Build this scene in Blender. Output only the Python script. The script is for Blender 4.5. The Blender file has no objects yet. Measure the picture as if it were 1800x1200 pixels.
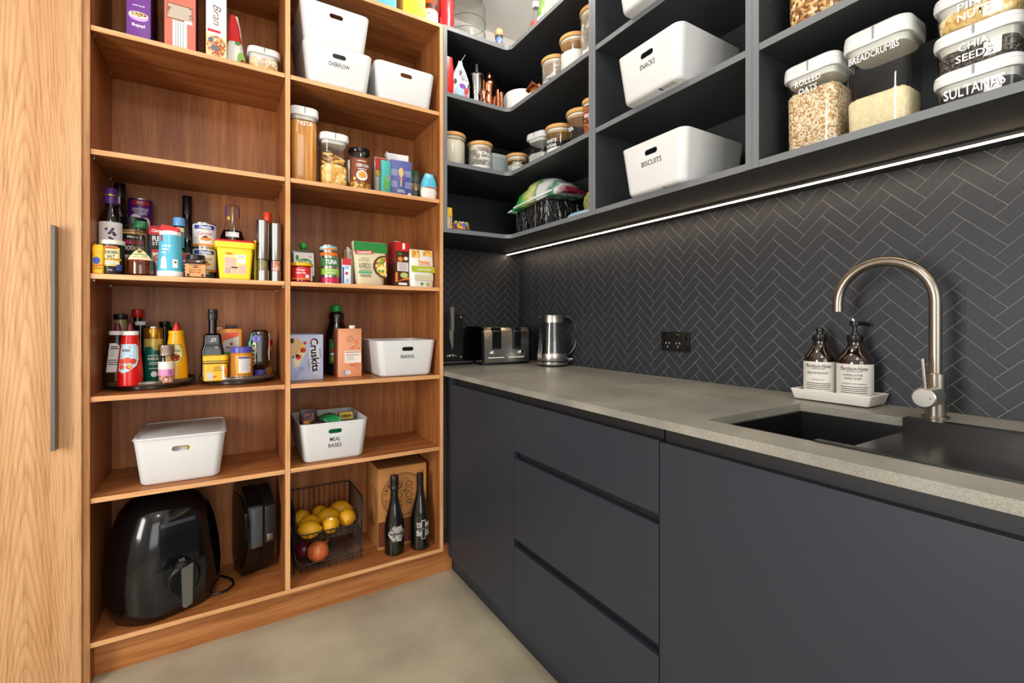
import bpy, bmesh, math, random
from mathutils import Vector, Matrix
random.seed(7)
SC = bpy.context.scene
COL = SC.collection
R = math.radians

# ------------------------------------------------------------------ camera
cam_d = bpy.data.cameras.new('camera')
cam_d.sensor_width = 36.0
cam_d.lens = 16.543
cam_d.shift_y = -0.01922
cam_d.clip_start = 0.02
cam = bpy.data.objects.new('camera', cam_d)
cam.location = (0, 0, 1.115)
cam.rotation_euler = (R(90), 0, -0.552)
COL.objects.link(cam)
SC.camera = cam

# ------------------------------------------------------------------ world, exposure
SC.view_settings.view_transform = 'Standard'
SC.view_settings.look = 'None'
SC.view_settings.exposure = 0.0
SC.view_settings.gamma = 1.0
SC.view_settings.use_curve_mapping = False
w = bpy.data.worlds.new('world'); SC.world = w; w.use_nodes = True
w.node_tree.nodes['Background'].inputs[0].default_value = (1.0, 0.97, 0.93, 1)
w.node_tree.nodes['Background'].inputs[1].default_value = 0.55
SC.cycles.transparent_max_bounces = 24
SC.cycles.max_bounces = 10
SC.cycles.sample_clamp_indirect = 6.0
SC.cycles.caustics_reflective = False
SC.cycles.caustics_refractive = False

def area(name, loc, rot, sx, sy, power, col):
    d = bpy.data.lights.new(name, 'AREA'); d.shape = 'RECTANGLE'
    d.size = sx; d.size_y = sy; d.energy = power; d.color = col
    o = bpy.data.objects.new(name, d); o.location = loc; o.rotation_euler = rot
    COL.objects.link(o); return o
# daylight from the open doorway on the left, the opening behind the camera, two ceiling globes, and a lamp added to brighten the corner wall
def globe(name, loc, rad, power, col):
    d = bpy.data.lights.new(name, 'POINT'); d.shadow_soft_size = rad; d.energy = power; d.color = col
    o = bpy.data.objects.new(name, d); o.location = loc; COL.objects.link(o); return o
area('left_doorway_daylight', (-1.62, .45, 1.30), (R(90), 0, R(-82)), .6, 1.3, 46, (1.0, .98, .96))
area('rear_doorway_daylight', (-.1, -2.0, 1.4), (R(90), 0, 0), 1.5, 2.0, 33, (1.0, .98, .96))
globe('overhead_light', (.50, 1.00, 2.6), .09, 9.5, (1.0, .95, .88))
globe('overhead_light', (1.0, 1.60, 2.69), .05, 10, (1.0, .95, .88))  # no known fixture; added to brighten the wall above the corner shelves
globe('overhead_light', (.0, -.6, 2.62), .09, 22, (1.0, .95, .88))

# ------------------------------------------------------------------ materials
def lin(h):
    if isinstance(h, str):
        h = h.lstrip('#'); v = [int(h[i:i+2], 16)/255 for i in (0, 2, 4)]
    else: v = [c/255 for c in h]
    return tuple(c/12.92 if c <= .04045 else ((c+.055)/1.055)**2.4 for c in v) + (1,)
MATS = {}
def nt(name):
    m = bpy.data.materials.new(name); m.use_nodes = True
    return m, m.node_tree.nodes, m.node_tree.links
def setp(b, **k):
    for n, v in k.items():
        n = n.replace('_', ' ')
        if n in b.inputs: b.inputs[n].default_value = v
def mat(name, col='#808080', rough=.5, metal=0, spec=.5, noise=None, emit=0, coat=0, bump=None, trans=0, stretch=None, sss=0):
    """plain principled material; noise=(scale, second colour, contrast) mottles it in object space"""
    if name in MATS: return MATS[name]
    m, N, L = nt(name); b = N['Principled BSDF']; c = lin(col)
    setp(b, Base_Color=c, Roughness=rough, Metallic=metal, Specular_IOR_Level=spec, Coat_Weight=coat, Coat_Roughness=.08, Transmission_Weight=trans)
    if emit:
        setp(b, Emission_Color=c, Emission_Strength=emit)
    if noise or bump:
        tc = N.new('ShaderNodeTexCoord'); mp = N.new('ShaderNodeMapping')
        L.new(tc.outputs['Object'], mp.inputs[0])
        if stretch: mp.inputs['Scale'].default_value = stretch
    if noise:
        t = N.new('ShaderNodeTexNoise'); t.inputs['Scale'].default_value = noise[0]; t.inputs['Detail'].default_value = 5
        r = N.new('ShaderNodeValToRGB'); k = noise[2] if len(noise) > 2 else .2
        r.color_ramp.elements[0].position = .5-k; r.color_ramp.elements[1].position = .5+k
        r.color_ramp.elements[0].color = c; r.color_ramp.elements[1].color = lin(noise[1])
        L.new(mp.outputs[0], t.inputs['Vector']); L.new(t.outputs['Fac'], r.inputs[0]); L.new(r.outputs[0], b.inputs['Base Color'])
    if bump:
        t2 = N.new('ShaderNodeTexNoise'); t2.inputs['Scale'].default_value = bump[0]; t2.inputs['Detail'].default_value = 4
        bp = N.new('ShaderNodeBump'); bp.inputs['Strength'].default_value = bump[1]; bp.inputs['Distance'].default_value = .002
        L.new(mp.outputs[0], t2.inputs['Vector']); L.new(t2.outputs['Fac'], bp.inputs['Height']); L.new(bp.outputs[0], b.inputs['Normal'])
    MATS[name] = m; return m
def grains(name, cols, scale, rough=.7):
    """voronoi cells in several colours: flakes, seeds, crumbs, packed dry goods"""
    if name in MATS: return MATS[name]
    m, N, L = nt(name); b = N['Principled BSDF']; setp(b, Roughness=rough, Specular_IOR_Level=.25)
    tc = N.new('ShaderNodeTexCoord'); v = N.new('ShaderNodeTexVoronoi'); v.inputs['Scale'].default_value = scale
    r = N.new('ShaderNodeValToRGB'); r.color_ramp.interpolation = 'CONSTANT'
    e = r.color_ramp.elements
    while len(e) < len(cols): e.new(.5)
    for i, c in enumerate(cols): e[i].position = i/len(cols); e[i].color = lin(c)
    sp = N.new('ShaderNodeSeparateColor')
    L.new(tc.outputs['Object'], v.inputs['Vector']); L.new(v.outputs['Color'], sp.inputs[0]); L.new(sp.outputs[0], r.inputs[0])
    L.new(r.outputs[0], b.inputs['Base Color'])
    bp = N.new('ShaderNodeBump'); bp.inputs['Strength'].default_value = .9; bp.inputs['Distance'].default_value = .004; bp.invert = True
    L.new(v.outputs['Distance'], bp.inputs['Height']); L.new(bp.outputs[0], b.inputs['Normal'])
    MATS[name] = m; return m
def clear(name, tint='#fafcfc', gloss=.12, rough=.05):
    """thin clear wall: see-through with a fresnel sheen"""
    if name in MATS: return MATS[name]
    m, N, L = nt(name); N.remove(N['Principled BSDF']); out = [n for n in N if n.type == 'OUTPUT_MATERIAL'][0]
    t = N.new('ShaderNodeBsdfTransparent'); t.inputs[0].default_value = lin(tint)
    g = N.new('ShaderNodeBsdfGlossy'); g.inputs['Roughness'].default_value = rough
    lw = N.new('ShaderNodeFresnel'); lw.inputs[0].default_value = 1.45
    ad = N.new('ShaderNodeMath'); ad.operation = 'MULTIPLY_ADD'; ad.inputs[1].default_value = .9; ad.inputs[2].default_value = gloss*.25
    mx = N.new('ShaderNodeMixShader')
    fw = N.new('ShaderNodeLayerWeight'); fw.inputs[0].default_value = .5; pw = N.new('ShaderNodeMath'); pw.operation = 'POWER'; pw.inputs[1].default_value = 4
    tm = N.new('ShaderNodeMixRGB'); tm.inputs[1].default_value = lin(tint); tm.inputs[2].default_value = (.42, .45, .46, 1)
    L.new(fw.outputs['Facing'], pw.inputs[0]); L.new(pw.outputs[0], tm.inputs[0]); L.new(tm.outputs[0], t.inputs[0])
    ge = N.new('ShaderNodeNewGeometry'); iv = N.new('ShaderNodeMath'); iv.operation = 'SUBTRACT'; iv.inputs[0].default_value = 1; L.new(ge.outputs['Backfacing'], iv.inputs[1])
    fm = N.new('ShaderNodeMath'); fm.operation = 'MULTIPLY'; L.new(ad.outputs[0], fm.inputs[0]); L.new(iv.outputs[0], fm.inputs[1])
    L.new(lw.outputs[0], ad.inputs[0]); L.new(fm.outputs[0], mx.inputs[0]); L.new(t.outputs[0], mx.inputs[1]); L.new(g.outputs[0], mx.inputs[2])
    L.new(mx.outputs[0], out.inputs[0]); MATS[name] = m; return m
def wood(name, along, cols, rough=.42, cathedral=False, shift=(0, 0, 0)):
    """veneer with stretched grain; along = grain axis"""
    if name in MATS: return MATS[name]
    m, N, L = nt(name); b = N['Principled BSDF']; setp(b, Roughness=rough, Specular_IOR_Level=.35)
    tc = N.new('ShaderNodeTexCoord'); mp = N.new('ShaderNodeMapping'); L.new(tc.outputs['Object'], mp.inputs[0])
    sc = [34, 34, 34] if cathedral else [26, 26, 26]; sc['xyz'.index(along)] = .8 if cathedral else 1.3
    mp.inputs['Scale'].default_value = sc; mp.inputs['Location'].default_value = shift
    n1 = N.new('ShaderNodeTexNoise'); n1.inputs['Scale'].default_value = 1.0; n1.inputs['Detail'].default_value = 8; n1.inputs['Roughness'].default_value = .62
    n1.inputs['Distortion'].default_value = .15 if cathedral else .5
    L.new(mp.outputs[0], n1.inputs['Vector'])
    r = N.new('ShaderNodeValToRGB'); e = r.color_ramp.elements
    e[0].position = .30; e[0].color = lin(cols[2]); e[1].position = .68; e[1].color = lin(cols[0])
    k = e.new(.48); k.color = lin(cols[1])
    L.new(n1.outputs['Fac'], r.inputs[0])
    last = r.outputs[0]
    # fine pores
    mp2 = N.new('ShaderNodeMapping'); L.new(tc.outputs['Object'], mp2.inputs[0]); s2 = [170, 170, 170]; s2['xyz'.index(along)] = 7
    mp2.inputs['Scale'].default_value = s2
    n2 = N.new('ShaderNodeTexNoise'); n2.inputs['Scale'].default_value = 1; n2.inputs['Detail'].default_value = 3
    r2 = N.new('ShaderNodeValToRGB'); r2.color_ramp.elements[0].position = .34; r2.color_ramp.elements[1].position = .5
    r2.color_ramp.elements[0].color = (.72, .66, .6, 1); r2.color_ramp.elements[1].color = (1, 1, 1, 1)
    L.new(mp2.outputs[0], n2.inputs['Vector']); L.new(n2.outputs['Fac'], r2.inputs[0])
    mx = N.new('ShaderNodeMixRGB'); mx.blend_type = 'MULTIPLY'; mx.inputs[0].default_value = .8
    L.new(last, mx.inputs[1]); L.new(r2.outputs[0], mx.inputs[2]); last = mx.outputs[0]
    if cathedral:   # nested arches of a crown-cut board, stacked up the door
        mp3 = N.new('ShaderNodeMapping'); L.new(tc.outputs['Object'], mp3.inputs[0])
        mp3.inputs['Location'].default_value = (.478, 0, 0); mp3.inputs['Scale'].default_value = (1, 0, .085)
        nz = N.new('ShaderNodeTexNoise'); nz.inputs['Scale'].default_value = 7; nz.inputs['Detail'].default_value = 2
        mpn = N.new('ShaderNodeMapping'); L.new(tc.outputs['Object'], mpn.inputs[0]); mpn.inputs['Scale'].default_value = (.5, .5, .09)
        L.new(mpn.outputs[0], nz.inputs['Vector'])
        ln = N.new('ShaderNodeVectorMath'); ln.operation = 'LENGTH'
        sepx = N.new('ShaderNodeSeparateXYZ'); L.new(mp3.outputs[0], sepx.inputs[0])
        # z saw: each board figure repeats every 0.9 m
        ab = N.new('ShaderNodeMath'); ab.operation = 'ABSOLUTE'; L.new(sepx.outputs[0], ab.inputs[0])
        pw = N.new('ShaderNodeMath'); pw.operation = 'POWER'; pw.inputs[1].default_value = 1.5; L.new(ab.outputs[0], pw.inputs[0])
        ml = N.new('ShaderNodeMath'); ml.operation = 'MULTIPLY'; ml.inputs[1].default_value = 3.2; L.new(pw.outputs[0], ml.inputs[0])
        ad = N.new('ShaderNodeMath'); ad.operation = 'ADD'; L.new(ml.outputs[0], ad.inputs[0]); L.new(sepx.outputs[2], ad.inputs[1])
        ad2 = N.new('ShaderNodeMath'); ad2.operation = 'MULTIPLY_ADD'; ad2.inputs[1].default_value = .10; L.new(nz.outputs['Fac'], ad2.inputs[0]); L.new(ad.outputs[0], ad2.inputs[2])
        fr = N.new('ShaderNodeMath'); fr.operation = 'MULTIPLY'; fr.inputs[1].default_value = 120; L.new(ad2.outputs[0], fr.inputs[0])
        fr2 = N.new('ShaderNodeMath'); fr2.operation = 'FRACT'; L.new(fr.outputs[0], fr2.inputs[0])
        r3 = N.new('ShaderNodeValToRGB'); e3 = r3.color_ramp.elements
        e3[0].position = 0; e3[0].color = (.80, .69, .58, 1); e3[1].position = .55; e3[1].color = (1, 1, 1, 1); kk = e3.new(.95); kk.color = (.98, .95, .92, 1)
        L.new(fr2.outputs[0], r3.inputs[0])
        m3 = N.new('ShaderNodeMixRGB'); m3.blend_type = 'MULTIPLY'; m3.inputs[0].default_value = .9
        L.new(last, m3.inputs[1]); L.new(r3.outputs[0], m3.inputs[2]); last = m3.outputs[0]
    L.new(last, b.inputs['Base Color'])
    bp = N.new('ShaderNodeBump'); bp.inputs['Strength'].default_value = .12; bp.inputs['Distance'].default_value = .001
    L.new(n2.outputs['Fac'], bp.inputs['Height']); L.new(bp.outputs[0], b.inputs['Normal'])
    MATS[name] = m; return m

WC = ('#b07442', '#9e6032', '#864d27')  # interior shade is put into this darker veneer colour
W_EDGE = wood('wood_edge_tape', 'z', ('#e6b482', '#d8a06c', '#c48853'))  # paler tape; light on the front edges is partly in the colour
W_EDGEH = wood('wood_edge_tape_flat', 'x', ('#e6b482', '#d8a06c', '#c48853'))
W_V = wood('wood_vertical_grain', 'z', WC)
W_H = wood('wood_shelf_grain', 'x', WC, shift=(3, 1, 2))
W_DOOR = wood('wood_door_grain', 'z', ('#d2a87d', '#c99c6f', '#bc8c60'), cathedral=True)
W_PL = wood('wood_plinth_grain', 'x', ('#c88a58', '#b2733f', '#93582c'))
LAM = mat('charcoal_laminate', '#292f38', .42, spec=.4)
LAM_IN = mat('charcoal_laminate_inside', '#34373a', .5, spec=.35)
EDGE = mat('lit_charcoal_edge', '#6e7276', .45)  # greyer than the boards; light caught on front edges is put into the colour
BLACKCH = mat('channel_black', '#14161a', .5)
WALL = mat('white_wall_paint', '#e4e0da', .8, spec=.2)
CEIL = mat('ceiling_white', '#f0eeea', .9, spec=.1)
WHITE = mat('white_plastic', '#dbdddd', .38, spec=.45)
BLACK = mat('black_print', '#161616', .6)
BLACKP = mat('black_plastic', '#0c0c0d', .32)
BLACKG = mat('black_gloss', '#08080a', .12, spec=.55)
STEEL = mat('brushed_steel', '#b9b6b0', .27, 1)
CHROME = mat('bright_chrome', '#d8d8d8', .12, 1)
WIRE = mat('black_wire', '#131314', .4)
PW = mat('print_white', '#f4f4f2', .5)

# ------------------------------------------------------------------ mesh helpers
class G:
    """collects shapes and links them as ONE mesh object"""
    def __init__(s): s.b = bmesh.new()
    def box(s, x0, y0, z0, x1, y1, z1, bev=0, seg=2):
        r = bmesh.ops.create_cube(s.b, size=1.0)
        for v in r['verts']: v.co = Vector((x0+(v.co.x+.5)*(x1-x0), y0+(v.co.y+.5)*(y1-y0), z0+(v.co.z+.5)*(z1-z0)))
        if bev:
            es = list({e for v in r['verts'] for e in v.link_edges})
            bmesh.ops.bevel(s.b, geom=es, offset=bev, segments=seg, affect='EDGES', profile=.5)
        return s
    def loft(s, loops, cap0=True, cap1=True, close=False):
        rows = [[s.b.verts.new(p) for p in lp] for lp in loops]
        n = len(rows[0])
        pr = list(zip(rows, rows[1:])) + ([(rows[-1], rows[0])] if close else [])
        for a, c in pr:
            for i in range(n):
                j = (i+1) % n
                try: s.b.faces.new((a[i], a[j], c[j], c[i]))
                except ValueError: pass
        if not close:
            if cap0: s.b.faces.new(rows[0][::-1])
            if cap1: s.b.faces.new(rows[-1])
        return s
    def lathe(s, prof, cx=0, cy=0, seg=28, cap0=True, cap1=True):
        loops = [[(cx+r*math.cos(2*math.pi*i/seg), cy+r*math.sin(2*math.pi*i/seg), z) for i in range(seg)] for r, z in prof]
        return s.loft(loops, cap0, cap1)
    def rrect(s, secs, cx=0, cy=0, seg=5, cap0=True, cap1=True):
        """secs: (z, half_x, half_y, corner radius) rounded rectangles lofted upward"""
        return s.loft([rr(z, hx, hy, r, cx, cy, seg) for z, hx, hy, r in secs], cap0, cap1)
    def tube(s, pts, r, seg=8, closed=False):
        pts = [Vector(p) for p in pts]; n = len(pts); loops = []; up = None
        for i, p in enumerate(pts):
            a = pts[(i-1) % n] if (closed or i > 0) else p; c = pts[(i+1) % n] if (closed or i < n-1) else p
            t = (c-a).normalized()
            if up is None:
                up = Vector((0, 0, 1)) if abs(t.z) < .9 else Vector((1, 0, 0))
            sx = t.cross(up).normalized(); up = sx.cross(t).normalized()
            rad = r[i] if isinstance(r, (list, tuple)) else r
            loops.append([p+sx*math.cos(2*math.pi*k/seg)*rad+up*math.sin(2*math.pi*k/seg)*rad for k in range(seg)])
        return s.loft(loops, close=closed)
    def prism(s, pts, d0, d1, axis='y'):
        """polygon of (a, b) extruded along axis from d0 to d1: y -> (a, d, b); x -> (d, a, b); z -> (a, b, d)"""
        f = {'y': lambda a, c, d: (a, d, c), 'x': lambda a, c, d: (d, a, c), 'z': lambda a, c, d: (a, c, d)}[axis]
        return s.loft([[f(a, c, d0) for a, c in pts], [f(a, c, d1) for a, c in pts]])
    def ball(s, c, r, u=18, v=12, rot=None):
        q = bmesh.ops.create_uvsphere(s.b, u_segments=u, v_segments=v, radius=1)
        r = r if isinstance(r, (tuple, list)) else (r, r, r)
        M = (rot or Matrix()).to_3x3()
        for x in q['verts']: x.co = M @ Vector((x.co.x*r[0], x.co.y*r[1], x.co.z*r[2])) + Vector(c)
        return s
    def mod(s, fn):
        for v in s.b.verts: v.co = fn(v.co)
        return s
    def o(s, name, m, parent=None, sm=35, loc=None):
        bmesh.ops.recalc_face_normals(s.b, faces=s.b.faces)
        me = bpy.data.meshes.new(name); s.b.to_mesh(me); s.b.free()
        if sm:
            me.polygons.foreach_set('use_smooth', [True]*len(me.polygons))
            me.set_sharp_from_angle(angle=R(sm))
        me.materials.append(m)
        ob = bpy.data.objects.new(name, me); COL.objects.link(ob)
        if parent: ob.parent = parent
        if loc: ob.location = loc
        return ob
def rr(z, hx, hy, r, cx=0, cy=0, seg=5):
    r = min(r, hx*.999, hy*.999); pts = []
    for qx, qy, a0 in ((1, 1, 0), (-1, 1, 90), (-1, -1, 180), (1, -1, 270)):
        for i in range(seg+1):
            a = R(a0+90*i/seg); pts.append((cx+qx*(hx-r)+r*math.cos(a), cy+qy*(hy-r)+r*math.sin(a), z))
    return pts
def tagit(o, label, cat, group=None, kind=None):
    o['label'] = label; o['category'] = cat
    if group: o['group'] = group
    if kind: o['kind'] = kind
    return o
def thing(name, label, cat, loc, rz=0, group=None):
    e = bpy.data.objects.new(name, None); e.empty_display_size = .05
    COL.objects.link(e); e.location = (loc[0], loc[1], loc[2]+(.0006 if loc[2] > 0 else 0)); e.rotation_euler = (0, 0, R(rz))
    return tagit(e, label, cat, group)
def struct(ob): ob['kind'] = 'structure'; return ob

def bend(co, Rad, z):     # wrap x around a vertical cylinder whose front faces -y
    a = co.x/Rad; d = Rad-co.y
    return Vector((d*math.sin(a), -d*math.cos(a), co.z))
def yat(y, x, z):
    return (y(x, z) if y.__code__.co_argcount == 2 else y(z)) if callable(y) else y
def text(s, w, h, m, parent, x=0, z=0, y=0, rad=None, name='lettering', rot=0, shear=0, bold=0, cone=None, cx=0, cy=0, sp=1, taper=None):
    """flat lettering facing -y, fitted into w x h, centred on (x, z), lying on plane y (or wrapped on radius rad)"""
    cu = bpy.data.curves.new('t', 'FONT'); cu.body = s; cu.align_x = 'CENTER'; cu.align_y = 'CENTER'
    cu.resolution_u = 2; cu.shear = shear; cu.offset = bold; cu.space_character = sp; cu.space_line = .85
    ob = bpy.data.objects.new('t', cu); COL.objects.link(ob)
    dg = bpy.context.evaluated_depsgraph_get()
    me = bpy.data.meshes.new_from_object(ob.evaluated_get(dg))
    bpy.data.objects.remove(ob); bpy.data.curves.remove(cu)
    if not me.vertices: return None
    xs = [v.co.x for v in me.vertices]; ys = [v.co.y for v in me.vertices]
    mx, my = (max(xs)+min(xs))/2, (max(ys)+min(ys))/2; sx, sy = w/max(max(xs)-min(xs), 1e-6), h/max(max(ys)-min(ys), 1e-6)
    ca, sa = math.cos(R(rot)), math.sin(R(rot))
    for v in me.vertices:
        a, c = (v.co.x-mx)*sx, (v.co.y-my)*sy
        a, c = a*ca-c*sa, a*sa+c*ca
        p = Vector((x+a, 0, z+c))
        if rad:
            rr_ = rad(p.z) if callable(rad) else rad
            p = bend(p, rr_+.0006, 0) + Vector((cx, cy, 0))
        else: p.y = yat(y, p.x, p.z)
        v.co = p
    me.materials.clear(); me.materials.append(m)
    o = bpy.data.objects.new(name, me); COL.objects.link(o); o.parent = parent; return o
def patch(x0, x1, z0, z1, m, parent, name='label', rad=None, y=0, n=10, nz=1, off=.0003, cx=0, cy=0, shape=None):
    """printed patch facing -y: flat on plane y or wrapped on radius rad (number or function of z)"""
    g = G(); rows = []
    for j in range(nz+1):
        z = z0+(z1-z0)*j/nz; row = []
        for i in range(n+1):
            xx = x0+(x1-x0)*i/n
            if shape: xx, zz = shape(i/n, j/nz)
            else: zz = z
            if rad:
                r_ = rad(zz) if callable(rad) else rad
                p = bend(Vector((xx, 0, zz)), r_+off, 0)+Vector((cx, cy, 0))
            else: p = Vector((xx, yat(y, xx, zz)-off, zz))
            row.append(g.b.verts.new(p))
        rows.append(row)
    for a, c in zip(rows, rows[1:]):
        for i in range(n): g.b.faces.new((a[i], a[i+1], c[i+1], c[i]))
    return g.o(name, m, parent)
def disc(x, z, rx, rz, m, parent, name='print', y=0, rad=None, n=20, off=.0006, pts=None, cx=0, cy=0):
    """flat filled outline facing -y (ellipse, or any polygon given as pts of (x, z))"""
    g = G(); q = pts or [(x+rx*math.cos(2*math.pi*i/n), z+rz*math.sin(2*math.pi*i/n)) for i in range(n)]
    curved = rad or callable(y)
    def put(a, c):
        if rad: return g.b.verts.new(bend(Vector((a, 0, c)), (rad(c) if callable(rad) else rad)+off, 0)+Vector((cx, cy, 0)))
        return g.b.verts.new((a, yat(y, a, c)-off, c))
    if not curved: g.b.faces.new([put(a, c) for a, c in q])
    else:
        d = []
        for (a0, c0), (a1, c1) in zip(q, q[1:]+q[:1]):
            k = max(1, int(math.hypot(a1-a0, c1-c0)/.006))
            d += [(a0+(a1-a0)*i/k, c0+(c1-c0)*i/k) for i in range(k)]
        mx, mz = sum(p[0] for p in d)/len(d), sum(p[1] for p in d)/len(d)
        nr = 4 if max(abs(p[0]-mx) for p in d) > .009 else 2
        rings = [[put(mx+(a-mx)*k/nr, mz+(c-mz)*k/nr) for a, c in d] for k in range(1, nr+1)]; ce = put(mx, mz)
        for i in range(len(d)):
            j = (i+1) % len(d); g.b.faces.new((ce, rings[0][i], rings[0][j]))
            for u, v in zip(rings, rings[1:]): g.b.faces.new((u[i], v[i], v[j], u[j]))
    return g.o(name, m, parent, sm=0)
def lines(x0, x1, zs, t, m, parent, y=0, rad=None, name='fine_print', off=.0006, cx=0, cy=0, jit=.15):
    """rows of small print as thin strips"""
    g = G()
    for z in zs:
        a, e = x0+(x1-x0)*jit*random.random(), x1-(x1-x0)*jit*random.random()
        n = 6; row0, row1 = [], []
        for i in range(n+1):
            xx = a+(e-a)*i/n
            for zz, row in ((z-t/2, row0), (z+t/2, row1)):
                if rad:
                    r_ = rad(zz) if callable(rad) else rad
                    p = bend(Vector((xx, 0, zz)), r_+off, 0)+Vector((cx, cy, 0))
                else: p = Vector((xx, yat(y, xx, zz)-off, zz))
                row.append(g.b.verts.new(p))
        for i in range(n): g.b.faces.new((row0[i], row0[i+1], row1[i+1], row1[i]))
    return g.o(name, m, parent, sm=0)
# ------------------------------------------------------------------ room shell
def floor_mat():
    m, N, L = nt('polished_concrete'); b = N['Principled BSDF']; setp(b, Roughness=.42, Specular_IOR_Level=.4)
    tc = N.new('ShaderNodeTexCoord')
    def noise(scale, det, p0, p1, c0, c1):
        t = N.new('ShaderNodeTexNoise'); t.inputs['Scale'].default_value = scale; t.inputs['Detail'].default_value = det
        r = N.new('ShaderNodeValToRGB'); r.color_ramp.elements[0].position = p0; r.color_ramp.elements[1].position = p1
        r.color_ramp.elements[0].color = c0; r.color_ramp.elements[1].color = c1
        L.new(tc.outputs['Object'], t.inputs['Vector']); L.new(t.outputs['Fac'], r.inputs[0]); return r.outputs[0]
    base = noise(3.2, 9, .3, .7, lin('#968d7a'), lin('#bab199'))
    speck = noise(160, 2, .30, .36, (.45, .43, .4, 1), (1, 1, 1, 1))
    pale = noise(420, 2, .60, .72, (1, 1, 1, 1), (1.18, 1.17, 1.14, 1))
    a = N.new('ShaderNodeMixRGB'); a.blend_type = 'MULTIPLY'; a.inputs[0].default_value = .55; L.new(base, a.inputs[1]); L.new(speck, a.inputs[2])
    c = N.new('ShaderNodeMixRGB'); c.blend_type = 'MULTIPLY'; c.inputs[0].default_value = 1; L.new(a.outputs[0], c.inputs[1]); L.new(pale, c.inputs[2])
    L.new(c.outputs[0], b.inputs['Base Color']); return m
def stone_mat():
    m, N, L = nt('grey_stone'); b = N['Principled BSDF']; setp(b, Roughness=.36, Specular_IOR_Level=.45)
    tc = N.new('ShaderNodeTexCoord')
    def noise(scale, det, p0, p1, c0, c1, dist=0):
        t = N.new('ShaderNodeTexNoise'); t.inputs['Scale'].default_value = scale; t.inputs['Detail'].default_value = det; t.inputs['Distortion'].default_value = dist
        r = N.new('ShaderNodeValToRGB'); r.color_ramp.elements[0].position = p0; r.color_ramp.elements[1].position = p1
        r.color_ramp.elements[0].color = c0; r.color_ramp.elements[1].color = c1
        L.new(tc.outputs['Object'], t.inputs['Vector']); L.new(t.outputs['Fac'], r.inputs[0]); return r.outputs[0]
    base = noise(5, 10, .32, .68, lin('#77766e'), lin('#96948a'))
    fine = noise(300, 3, .32, .66, (.8, .8, .8, 1), (1.14, 1.14, 1.14, 1))
    vein = noise(9, 8, .495, .52, (1.12, 1.1, 1.06, 1), (1, 1, 1, 1), 1.5)
    a = N.new('ShaderNodeMixRGB'); a.blend_type = 'MULTIPLY'; a.inputs[0].default_value = 1; L.new(base, a.inputs[1]); L.new(fine, a.inputs[2])
    c = N.new('ShaderNodeMixRGB'); c.blend_type = 'MULTIPLY'; c.inputs[0].default_value = .5; L.new(a.outputs[0], c.inputs[1]); L.new(vein, c.inputs[2])
    L.new(c.outputs[0], b.inputs['Base Color']); return m
struct(G().box(-1.7, -2.3, -.1, 1.62, 2.45, 0).o('floor', floor_mat(), sm=0))
struct(G().box(-1.7, -2.3, 2.75, 1.62, 2.45, 2.85).o('ceiling', CEIL, sm=0))
wall_r = struct(G().box(1.481, -2.3, 0, 1.62, 2.45, 2.75).o('wall_right', WALL, sm=0))
wall_b = struct(G().box(-1.7, 2.326, 0, 1.481, 2.45, 2.75).o('wall_back', WALL, sm=0))
struct(G().box(-1.82, -2.3, 0, -1.7, 2.45, 2.75).o('wall_left', WALL, sm=0))

# ------------------------------------------------------------------ herringbone tiles
TL, TW = .1008, .0322
tile_m = mat('charcoal_tile', '#20242a', .5, noise=(230, '#333840', .3), spec=.4, bump=(300, .25))
grout_m = mat('grey_grout', '#85827d', .85)
def clip(poly, a0, b0, a1, b1):
    for ax, lim, sgn in ((0, a0, 1), (0, a1, -1), (1, b0, 1), (1, b1, -1)):
        out = []
        for i in range(len(poly)):
            p, q = poly[i-1], poly[i]; ip = (p[ax]-lim)*sgn >= 0; iq = (q[ax]-lim)*sgn >= 0
            if ip != iq:
                t = (lim-p[ax])/(q[ax]-p[ax]); out.append((p[0]+t*(q[0]-p[0]), p[1]+t*(q[1]-p[1])))
            if iq: out.append(q)
        poly = out
        if not poly: return []
    return poly
def herring(a0, b0, a1, b1, pa, pb):
    """tile outlines in wall coordinates (a right, b up); (pa, pb) is a known corner of the pattern"""
    S = math.sqrt(.5); out = []; g = .0009
    for i in range(-90, 91):
        for j in range(-30, 31):
            for kind in (0, 1):
                P, Q = i*TW+j*TL, i*TW-j*TL
                if kind == 0: x0, x1, y0, y1 = P, P+TL, Q, Q+TW
                else: x0, x1, y0, y1 = P, P+TW, Q+TW, Q+TW+TL
                x0 += g; x1 -= g; y0 += g; y1 -= g
                q = [((x-TL)*S-(y-TW)*S+pa, (x-TL)*S+(y-TW)*S+pb) for x, y in ((x0, y0), (x1, y0), (x1, y1), (x0, y1))]
                c = clip(q, a0, b0, a1, b1)
                if len(c) > 2:
                    ar = abs(sum(c[k-1][0]*c[k][1]-c[k][0]*c[k-1][1] for k in range(len(c))))/2
                    if ar > 2e-5: out.append((c, ar > .9999*(TL-2*g)*(TW-2*g), kind))
    return out
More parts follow.
